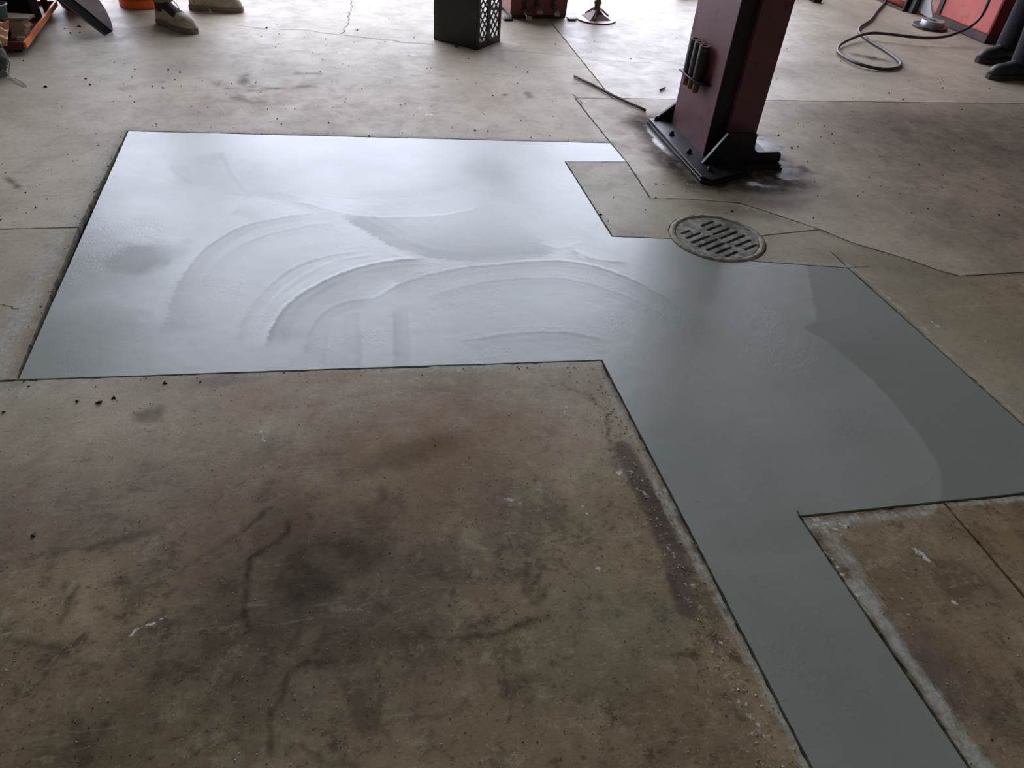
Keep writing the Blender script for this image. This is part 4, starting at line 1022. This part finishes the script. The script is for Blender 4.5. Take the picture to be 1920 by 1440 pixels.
for s, t in ((0.06, 0.06), (LEN - 0.06, 0.06), (0.06, 0.70), (LEN - 0.06, 0.70)):
    bm = BM(); add_box(bm, lp(s, t, 0.015), (0.04, 0.04, 0.029)); obj('foot', bm, M_BLACKST, cart)
bm = BM(); add_beam(bm, lp(LEN - 0.15, 0.035, 0.036), lp(LEN - 0.15, 0.035, 0.70), 0.03, 0.03); obj('upright', bm, M_DKRED, cart)
bm = BM(); add_beam(bm, lp(LEN - 0.04, 0.12, 0.036), lp(LEN - 0.04, 0.12, 0.70), 0.02, 0.02); obj('upright', bm, M_ORANGE, cart)
DZ = 0.0365
def on_cart(name, bm, mat, label, cat, u, v, rz=0.0, z=DZ, rx=0.0):
    p = at(u, v, z) ; o = obj(name, bm, mat); o.location = p; o.rotation_euler = (rx, 0, rz); tag(o, label, cat); return o
XZ = lambda dy: Matrix(((1, 0, 0, 0), (0, 0, -1, dy), (0, 1, 0, 0.0005), (0, 0, 0, 1)))
bm = BM(); add_prism(bm, [(-0.040, 0), (0.034, 0), (0.036, 0.050), (0.056, 0.058), (0.044, 0.072), (0.036, 0.090), (-0.046, 0.092), (-0.036, 0.062)], 0.07, XZ(0.035))
on_cart('torn_cardboard_box', bm, M_CARD, 'torn brown cardboard piece standing upright on the orange cart', 'cardboard', 44, 69, -0.15)
bm = BM(); add_prism(bm, [(-0.09, -0.05), (0.035, -0.045), (0.055, 0.03), (-0.09, 0.07)], 0.012); on_cart('grey_board', bm, M_WOOD, 'flat grey board lying on top of the torn cardboard on the cart', 'board', 43, 34, 0.1, z=DZ + 0.0945)
bm = BM(); add_box(bm, (0, 0, 0.0105), (0.038, 0.028, 0.020), bevel=0.002); on_cart('small_pale_box', bm, M_PINKBOX, 'small pale box at the front corner of the orange cart', 'box', 41, 76, 0.0)
bm = BM(); add_box(bm, (0, 0, 0.28), (0.045, 0.012, 0.56), bevel=0.002); on_cart('dark_board', bm, M_DKBOARD, 'dark upright board standing at the back of the orange cart', 'board', 73, 37, 0.12)
bm = BM(); add_box(bm, (0, 0, 0.24), (0.30, 0.10, 0.47), bevel=0.01); on_cart('dark_backing', bm, M_BAG, 'dark backing box standing deep on the orange cart behind the boards', 'backing', 22, 30, 0.1)  # black box stands in for the dark background behind the boards
bm = BM(); prof = [(0.030, -0.03), (0.036, -0.035), (0.044, -0.025), (0.047, 0.0), (0.044, 0.025), (0.036, 0.035), (0.030, 0.03), (0.028, 0.0)]
add_lathe(bm, prof, 40, Matrix.Translation((0, 0, 0.0475)) @ Matrix.Rotation(math.pi / 2, 4, 'X'), close=True)
o = on_cart('rubber_ring', bm, M_TYRE, 'thick black rubber ring standing on the cart beside the torn cardboard', 'rubber ring', 12, 68, 0.2)
tub = empty('grey_tub', at(2, 35, DZ + 0.0962)); tag(tub, 'bluish grey plastic tub with a white wire rim on top of the rubber ring', 'tub')
bm = BM(); add_lathe(bm, [(0, 0), (0.030, 0), (0.037, 0.006), (0.050, 0.075), (0.048, 0.077), (0.034, 0.010), (0, 0.006)], 36); smooth_by_angle(obj('shell', bm, M_GREYTUB, tub))
bm = BM(); add_tube(bm, [(0.052 * math.cos(2 * math.pi * k / 32), 0.052 * math.sin(2 * math.pi * k / 32), 0.074) for k in range(32)], 0.0025, 8, closed=True); obj('rim_wire', bm, M_WHITEW, tub)
# black bag on the floor at the frame edge
bm = BM(); bmesh.ops.create_icosphere(bm, subdivisions=4, radius=1.0)
for v in bm.verts:
    n = v.co.copy(); k = 1 + 0.10 * math.sin(7 * n.x + 3 * n.z) * math.cos(5 * n.y) + 0.05 * math.sin(13 * n.z + 9 * n.y)
    v.co = Vector((n.x * 0.105 * k, n.y * 0.16 * k, (max(n.z, -0.72) + 0.72) * 0.085 * (k if n.z > -0.7 else 1)))
BP = at(-22, 143)
o = obj('black_bag', bm, M_BAG, None, True); o.location = (BP.x - 0.02, BP.y + 0.03, 0.0); tag(o, 'crumpled black bag lying on the floor at the left frame edge', 'bag')
bm = BM(); bmesh.ops.create_grid(bm, x_segments=14, y_segments=14, size=0.5)
for v in bm.verts:
    x, y = v.co.x, v.co.y
    v.co = Vector((x * 0.16 - 0.02, y * 0.15, 0.015 + 0.020 * math.sin(9 * x + 4 * y) * (0.5 + y) + 0.012 * math.sin(15 * y)))
bmesh.ops.solidify(bm, geom=bm.faces[:], thickness=0.003)
def bag_top(dx, dy): return Vector((BP.x - 0.02 + dx, BP.y + 0.03 + dy, 0.0))
o = obj('peach_cloth', bm, M_PEACH, None, True); o.location = bag_top(0.085, 0.06) + Vector((0, 0, 0.185)); o.rotation_euler = (0.5, 0.3, 0.2); tag(o, 'crumpled peach cloth on top of the black bag at the left edge', 'cloth')
bm = BM(); add_prism(bm, [(-0.03, 0), (0.022, 0.0), (0.026, 0.015), (0.008, 0.06), (-0.03, 0.065)], 0.003, Matrix(((1, 0, 0, 0), (0, 0, -1, 0), (0, 1, 0, 0), (0, 0, 0, 1))))
o = obj('green_sheet', bm, M_GREENP); o.location = at(9, 142, .0) + Vector((0.0, -0.03, 0.001)); o.rotation_euler = (-0.25, 0, 0.6); tag(o, 'scrap of grey green plastic sheet leaning on the black bag', 'sheet')
wz = [(-6, 62, .22), (2, 84, .20), (10, 100, .14), (16, 112, .09), (18, 122, .06), (17, 131, .03), (18, 140, .012), (24, 148, .006), (34, 156, .004), (44, 160, .004), (50, 160.5, .004), (46, 156, .004), (36, 151, .004), (22, 145, .006), (12, 139, .012), (9, 135, .02), (12, 129, .04), (15, 122, .06), (13, 112, .09), (8, 100, .13), (2, 90, .17)]
bm = BM(); add_tube(bm, spline([at(u, v, z) for u, v, z in wz], 5), 0.0022, 7); tag(obj('green_wire', bm, M_GREENW, None, True), 'loop of pale green wire trailing onto the floor at the left edge', 'wire')
#%%PEOPLE
# ------------------------------------------------------------------ people
def skin_mesh(name, verts, edges, root, mat, parent, sub=2, smooth=True):
    """verts: list of (x,y,z,radius) or (x,y,z,rx,ry)"""
    me = bpy.data.meshes.new(name); me.from_pydata([v[:3] for v in verts], edges, [])
    o = bpy.data.objects.new(name, me); COL.objects.link(o)
    sk = o.modifiers.new('skin', 'SKIN'); sk.use_smooth_shade = True; sk.branch_smoothing = 0.4
    if not me.skin_vertices: 
        me.update()
    lay = me.skin_vertices[0].data
    for i, v in enumerate(verts):
        r = v[3]; lay[i].radius = (r, v[4] if len(v) > 4 else r); lay[i].use_root = (i == root)
    ss = o.modifiers.new('sub', 'SUBSURF'); ss.levels = sub; ss.render_levels = sub
    dg = bpy.context.evaluated_depsgraph_get(); dg.update()
    m2 = bpy.data.meshes.new_from_object(o.evaluated_get(dg)); bpy.data.objects.remove(o)
    m2.name = name; m2.materials.clear(); m2.materials.append(mat)
    for p in m2.polygons: p.use_smooth = True
    return link(bpy.data.objects.new(name, m2), parent)
def chain(V, E, start, pts):
    """append a chain of joints from vertex start"""
    a = start
    for p in pts:
        V.append(tuple(p)); E.append((a, len(V) - 1)); a = len(V) - 1
    return a
def hand(V, E, wrist, d, side, r=0.009):
    """palm and five bent fingers; d points along the fingers, side towards the thumb"""
    d = Vector(d).normalized(); side = Vector(side).normalized(); w = Vector(V[wrist][:3]); dn = d.cross(side).normalized()
    palm = chain(V, E, wrist, [(*(w + d * 0.05), 0.030, 0.018)])
    p0 = w + d * 0.085
    for k, L in enumerate((0.070, 0.080, 0.074, 0.058)):
        b = p0 + side * (0.030 - 0.020 * k)
        chain(V, E, palm, [(*b, r), (*(b + d * L * 0.5 - dn * 0.008), r * 0.9), (*(b + d * L * 0.85 - dn * 0.028), r * 0.75)])
    t = w + d * 0.035 + side * 0.040
    chain(V, E, palm, [(*t, r * 1.05), (*(t + d * 0.035 + side * 0.018), r * 0.9), (*(t + d * 0.060 + side * 0.016), r * 0.75)])
def head_parts(root, c, face, mat_hair):
    """hair, ears, nose, eyes and mouth on a head centred at c, looking along face"""
    f = Vector(face).normalized(); r = Vector((0, 0, 1)).cross(f).normalized() * -1; u = Vector((0, 0, 1))
    m = Matrix((r, f, u)).transposed().to_4x4(); m.translation = c
    bm = BM(); bmesh.ops.create_icosphere(bm, subdivisions=3, radius=1)
    for v in list(bm.verts):
        n = v.co
        if n.z < -0.05 + 0.55 * max(0, n.y) or n.y > 0.72: bm.verts.remove(v)
    for v in bm.verts: v.co = m @ Vector((v.co.x * 0.083, v.co.y * 0.104 - 0.004, v.co.z * 0.118 + 0.012))
    obj('hair', bm, mat_hair, root, True)
    bm = BM(); add_tube(bm, [m @ Vector((0, 0.093, 0.030)), m @ Vector((0, 0.108, 0.0)), m @ Vector((0, 0.116, -0.018)), m @ Vector((0, 0.100, -0.028))], [0.007, 0.010, 0.013, 0.010], 10); obj('nose', bm, M_SKIN, root, True)
    for s in (-1, 1):
        bm = BM(); add_tube(bm, [m @ Vector((s * 0.078, -0.005, 0.03)), m @ Vector((s * 0.090, -0.014, 0.015)), m @ Vector((s * 0.086, -0.008, -0.02)), m @ Vector((s * 0.076, 0.0, -0.03))], [0.008, 0.011, 0.009, 0.006], 8); obj('ear', bm, M_SKIN, root, True)
    for s in (-1, 1):
        bm = BM(); bmesh.ops.create_uvsphere(bm, u_segments=12, v_segments=8, radius=0.011); bmesh.ops.translate(bm, verts=bm.verts[:], vec=m @ Vector((s * 0.031, 0.088, 0.018))); obj('eye', bm, M_SLOT, root, True)
    bm = BM(); add_tube(bm, [m @ Vector((-0.024, 0.094, -0.055)), m @ Vector((0, 0.103, -0.053)), m @ Vector((0.024, 0.094, -0.055))], [0.004, 0.007, 0.004], 8); obj('mouth', bm, simple('lips', (160, 96, 86), 0.5), root, True)

def boot(heel, toe, parent, high, mu, ms, mc, name='boot', width=0.052, L=0.31, laces=True, shaft_lean=(0, 0)):
    """work boot: dished upper with rounded toe, welted sole with heel, padded collar and laces"""
    heel = Vector(heel); d = (Vector(toe) - heel); d.z = 0; ang = math.atan2(d.y, d.x)
    m = Matrix.Translation((heel.x, heel.y, 0)) @ Matrix.Rotation(ang, 4, 'Z')
    # half width and height along the foot, x / L
    S = [(0.00, .60, .060), (0.03, .74, .085), (0.10, .82, .112), (0.20, .80, .122), (0.32, .78, .118), (0.42, .82, .104), (0.52, .92, .088), (0.64, 1.0, .076), (0.76, 1.0, .070), (0.86, .92, .064), (0.93, .76, .054), (0.975, .52, .042), (1.0, .26, .028)]
    bm = BM(); rings = []; K = 16
    for s, w, h in S:
        ring = []
        for k in range(K + 1):
            t = math.pi * k / K; c, sn = math.cos(t), math.sin(t)
            y = math.copysign(abs(c) ** 0.75, c) * w * width; z = 0.026 + (h - 0.0) * (sn ** 0.8)
            ring.append(bm.verts.new(m @ Vector((s * L, y, z))))
        rings.append(ring)
    for A, B in zip(rings[:-1], rings[1:]):
        for k in range(K): bm.faces.new((A[k], A[k + 1], B[k + 1], B[k]))
        bm.faces.new((A[K], A[0], B[0], B[K]))
    bm.faces.new(rings[0]); bm.faces.new(rings[-1][::-1])
    b = obj(name, bm, mu, parent, True)
    if laces:                                          # dark tongue and eyelet panel over the instep
        bm = BM(); pr = None
        for s, w, h in S[2:8]:
            ring = []
            for k in range(3, K - 2):
                t = math.pi * k / K; c, sn = math.cos(t), math.sin(t)
                ring.append(bm.verts.new(m @ Vector((s * L, math.copysign(abs(c) ** 0.75, c) * w * width * 1.02, 0.0285 + h * (sn ** 0.8)))))
            if pr:
                for k in range(len(ring) - 1): bm.faces.new((pr[k], pr[k + 1], ring[k + 1], ring[k]))
            pr = ring
        obj('tongue', bm, mc, b, True)
    # shaft
    bm = BM(); sh = []
    for z, x, rx, ry in ((0.085, .18, .060, .043), (0.12, .165, .056, .042), (0.155, .155, .053, .041), (high, .15, .055, .043), (high + 0.012, .15, .052, .041)):
        k = (z - 0.085) / 0.1
        sh.append([bm.verts.new(m @ Vector((x * L + rx * math.cos(2 * math.pi * i / 20) + shaft_lean[0] * k, ry * math.sin(2 * math.pi * i / 20) + shaft_lean[1] * k, z))) for i in range(20)])
    for A, B in zip(sh[:-1], sh[1:]):
        for i in range(20): bm.faces.new((A[i], A[(i + 1) % 20], B[(i + 1) % 20], B[i]))
    bm.faces.new(sh[-1])
    obj('boot_shaft' if high > 0.13 else 'shoe_collar', bm, mc, b, True)
    # sole
    out = [(s * L + (0.006 if s > 0.98 else (-0.006 if s < 0.02 else 0)), w * width + 0.005) for s, w, h in S]
    poly = [(x, y) for x, y in out] + [(x, -y) for x, y in out[::-1]]
    bm = BM(); add_prism(bm, poly, 0.018, m @ Matrix.Translation((0, 0, 0.012)))
    hp_ = [(x, y) for x, y in out if x < L * 0.34]; add_prism(bm, hp_ + [(x, -y) for x, y in hp_[::-1]], 0.0125, m)
    fp = [(x, y) for x, y in out if x > L * 0.40]; add_prism(bm, fp + [(x, -y) for x, y in fp[::-1]], 0.0125, m)
    obj('sole', bm, ms, b)
    if laces:
        bm = BM()
        for i, s in enumerate((0.30, 0.36, 0.42, 0.48)):
            z = 0.145 - 0.014 * i - 0.006 * i; w = 0.030
            add_tube(bm, [m @ Vector((s * L - 0.006, -w, z - 0.008)), m @ Vector((s * L, 0, z + 0.008)), m @ Vector((s * L + 0.006, w, z - 0.010))], 0.003, 6)
            add_tube(bm, [m @ Vector((s * L - 0.006, w, z - 0.008)), m @ Vector((s * L, 0, z + 0.010)), m @ Vector((s * L + 0.006, -w, z - 0.010))], 0.003, 6)
        add_tube(bm, spline([m @ Vector(p) for p in ((0.28 * L, 0, 0.152), (0.33 * L, 0.03, 0.150), (0.37 * L, 0.055, 0.115), (0.40 * L, 0.058, 0.09))], 4), 0.0026, 6)
        obj('lace', bm, M_LACE, b)
    return b

# seated worker on the orange bucket: only boots and trouser hems reach into the picture
h1, t1 = at(303, 43), at(380, 68)
d1 = (t1 - h1).normalized(); t1 = h1 + d1 * 0.325
h2, t2 = at(338, 15), at(455, 22); d2 = (t2 - h2).normalized(); h2 = t2 - d2 * 0.335
seat = Vector((bk2.location.x, bk2.location.y, 0.37))
p1 = empty('person', (seat.x, seat.y, 0)); tag(p1, 'person in dusty tan trousers and lace up work boots sitting on the orange bucket', 'person')
S0 = Vector((seat.x, seat.y, 0))
rel = lambda p: Vector(p) - S0
a1 = rel(h1 + d1 * 0.055) + Vector((0, 0, 0.10)); a2 = rel(h2 + d2 * 0.055) + Vector((0, 0, 0.10))
k1 = Vector((0.32, -0.36, 0.53)); k2 = Vector((0.40, -0.06, 0.53))
hipz = 0.515
def seated_body(V, E, grow, legs=True, torso=True, hands=True):
    V.append((0, 0, hipz, .125 + grow, .115 + grow))
    if legs:
        chain(V, E, 0, [(.05, -.10, hipz, .085 + grow), (k1.x * .6, k1.y * .7, .50, .078 + grow), (*k1, .060 + grow), (*((k1 + a1 * 1.0) / 2 + Vector((-.01, 0, 0))), .055 + grow), (*(a1 + Vector((0, 0, .055))), .042 + grow * 1.9), (*(a1 + Vector((0, 0, .022))), .040 + grow * 1.9)])
        chain(V, E, 0, [(.05, .10, hipz, .085 + grow), (k2.x * .6, k2.y * .7 + .02, .50, .078 + grow), (*k2, .060 + grow), (*((k2 + a2) / 2), .055 + grow), (*(a2 + Vector((0, 0, .055))), .042 + grow * 1.9), (*(a2 + Vector((0, 0, .022))), .040 + grow * 1.9)])
    if torso:
        c = chain(V, E, 0, [(.02, -.01, .62, .125 + grow, .11 + grow), (.08, -.03, .80, .135 + grow, .115 + grow), (.12, -.05, .93, .11 + grow, .10 + grow)])
        for s in (-1, 1):
            w = chain(V, E, c, [(.13, -.05 + s * .17, .92, .058 + grow), (.19, -.09 + s * .22, .68, .044 + grow), (.33, -.18 + s * .13, .60, .031 + grow * .6)])
            if hands: hand(V, E, w, (0.6, -.5 - s * .2, -.25), (0.3, -s * 0.6, .5))
        if hands:
            chain(V, E, c, [(.14, -.06, .99, .055, .055), (.17, -.075, 1.05, .060, .058), (.19, -.085, 1.13, .088, .080), (.19, -.085, 1.20, .070, .066)])
V, E = [], []; seated_body(V, E, 0.0); skin_mesh('body', V, E, 0, M_SKIN, p1)
V, E = [], []; seated_body(V, E, 0.014, True, False, False); skin_mesh('trousers', V, E, 0, M_TAN, p1)
V, E = [], []; seated_body(V, E, 0.014, False, True, False); skin_mesh('sweatshirt', V, E, 0, M_JACKG, p1)
head_parts(p1, Vector((.19, -.085, 1.13)), (0.8, -0.6, 0), M_HAIR)
b = boot(rel(h1), rel(t1), p1, 0.165, M_BOOT, M_BOOTS, M_BOOTD, L=0.325)
b = boot(rel(h2), rel(t2), p1, 0.165, M_BOOT, M_BOOTS, M_BOOTD, L=0.335)

# standing person in navy at the right edge
t1 = at(1831, 117); t2 = at(1851, 147)
dirv = Vector((-1.0, -0.10, 0)).normalized(); dirw = Vector((-1, 0.02, 0)).normalized()
h1 = t1 - dirv * 0.295; h2 = t2 - dirw * 0.295
S0 = (h1 + h2) / 2; S0.z = 0
p2 = empty('person', S0); tag(p2, 'person in dark navy trousers and black shoes standing at the right edge', 'person')
a1 = rel(h1 + dirv * 0.06); a2 = rel(h2 + dirw * 0.06)
def standing_body(V, E, grow, legs=True, torso=True, hands=True, flare=0.0):
    V.append((-.03, 0, .93, .13 + grow, .12 + grow))
    if legs:
        for a, s in ((a1, 1), (a2, -1)):
            chain(V, E, 0, [(-.04, s * .10, .84, .088 + grow), (a.x * .5 - .05, a.y * .6 + s * .03, .65, .078 + grow), (a.x - .04, a.y * .85, .47, .058 + grow + flare * .4), (a.x - .01, a.y * .95, .27, .052 + grow + flare * .7), (a.x - .005, a.y, .11, .040 + grow + flare), (a.x - .005, a.y, .075, .038 + grow + flare)])
    if torso:
        c = chain(V, E, 0, [(-.02, 0, 1.08, .125 + grow, .105 + grow), (-.02, 0, 1.26, .14 + grow, .115 + grow), (-.02, 0, 1.40, .11 + grow, .10 + grow)])
        for s in (-1, 1):
            w = chain(V, E, c, [(-.02, s * .18, 1.39, .058 + grow), (.01, s * .24, 1.12, .044 + grow), (-.07, s * .25, .88, .030 + grow * .6)])
            if hands: hand(V, E, w, (-.15, 0, -1), (-1, 0, 0.1))
        if hands: chain(V, E, c, [(-.02, 0, 1.47, .056), (-.03, 0, 1.53, .060), (-.045, 0, 1.61, .088, .080), (-.045, 0, 1.69, .070, .066)])
V, E = [], []; standing_body(V, E, 0.0); skin_mesh('body', V, E, 0, M_SKIN, p2)
V, E = [], []; standing_body(V, E, 0.014, True, False, False, 0.034); skin_mesh('trousers', V, E, 0, M_NAVY, p2)
V, E = [], []; standing_body(V, E, 0.014, False, True, False); skin_mesh('work_shirt', V, E, 0, M_JACKN, p2)
head_parts(p2, Vector((-.045, 0, 1.61)), (-1, -0.1, 0), M_HAIR)
boot(rel(h1), rel(t1), p2, 0.115, M_SHOE, M_SOLE, M_SHOE, 'shoe', 0.050, 0.295, False)
boot(rel(h2), rel(t2), p2, 0.115, M_SHOE, M_SOLE, M_SHOE, 'shoe', 0.050, 0.295, False)

# ------------------------------------------------------------------ grit and crumbs lying about (uncountable)
def crumbs(name, pts, mat, label, cat):
    V, F = [], []
    for (x, y, s) in pts:
        b = len(V); a = random.random() * 6.28
        for k in range(4):
            t = a + k * 1.57 + random.uniform(-.4, .4); V.append((x + s * math.cos(t) * random.uniform(.6, 1.2), y + s * math.sin(t) * random.uniform(.5, 1.0), -0.0005))
        V.append((x + s * random.uniform(-.4, .4), y + s * random.uniform(-.4, .4), s * random.uniform(0.5, 0.9)))
        for k in range(4): F.append((b + k, b + (k + 1) % 4, b + 4))
        F.append((b + 3, b + 2, b + 1, b))
    me = bpy.data.meshes.new(name); me.from_pydata(V, [], F); me.materials.append(mat)
    tag(link(bpy.data.objects.new(name, me)), label, cat, None, 'stuff')
BLOCK = [(1.53, 2.73, 2.1, 3.55), (4.8, 5.0, 6, 7), (1.1, 5.0, 2.3, 6.2), (0.5, 4.6, 1.1, 5.3), (-2.2, 3.6, -1.42, 5.6), (-1.4, 4.8, -0.5, 6.5), (4.0, 4.0, 6, 4.9), (1.3, 3.6, 1.7, 4.4), (4.5, 5.2, 5, 5.6)]
def on_old(p): return not any(a < p[0] < c and b < p[1] < d for a, b, c, d in BLOCK) and not inside(np.array([[p[0], p[1]]]), [(q[0], q[1]) for q in PATCH])[0]
pale, dark = [], []
for k in range(900):
    u, v = random.uniform(0, 1500), random.uniform(720, 1440); p = at(u, v)
    if on_old(p): (pale if random.random() < 0.62 else dark).append((p.x, p.y, random.uniform(0.0009, 0.0022)))
for k in range(420):                                  # chips shed along the strip
    t = random.random(); p = IN + (SL0 - IN) * t * 0.30; off = abs(random.gauss(0.06, 0.035)); q = (p.x - off, p.y - 0.02)
    if on_old(q): pale.append((q[0], q[1], random.uniform(0.0012, 0.0036)))
for k in range(500):
    u, v = random.uniform(0, 1920), random.uniform(30, 420); p = at(u, v)
    if on_old(p): dark.append((p.x, p.y, random.uniform(0.002, 0.005) * (1 if random.random() < .8 else 1.7)))
for k in range(130):
    u, v = random.uniform(1560, 1920), random.uniform(560, 1440); p = at(u, v)
    if on_old(p): (pale if random.random() < .5 else dark).append((p.x, p.y, random.uniform(0.001, 0.003)))
for k in range(170):                                  # along the left and top cuts
    e = random.choice([(TL, BL), (TL, TL + (TR - TL) * .3), (BL, IN), (N1, N2)]); p = e[0] + (e[1] - e[0]) * random.random()
    q = (p.x + random.gauss(-.02, .02), p.y + random.gauss(0.0, .02))
    if on_old(q): dark.append((q[0], q[1], random.uniform(0.0015, 0.004)))
for u, v, s in ((145, 752, .007), (187, 754, .011), (213, 746, .008), (7, 772, .006), (310, 718, .007), (62, 1004, .007), (150, 50, .012), (146, 50, .007), (132, 62, .011), (150, 61, .008), (121, 54, .007), (85, 163, .010), (44, 114, .007), (160, 148, .008), (855, 88, .016), (1767, 165, .010), (1855, 166, .007), (1667, 175, .011), (1693, 187, .008), (1763, 155, .007), (1766, 148, .006), (500, 52, .012)):
    p = at(u, v); dark.append((p.x, p.y, s))
crumbs('pale_grit', pale, M_GRITL, 'pale concrete grit scattered over the old stained floor', 'grit')
crumbs('dark_crumbs', dark, M_GRITD, 'dark dirt crumbs scattered over the old concrete floor', 'dirt')
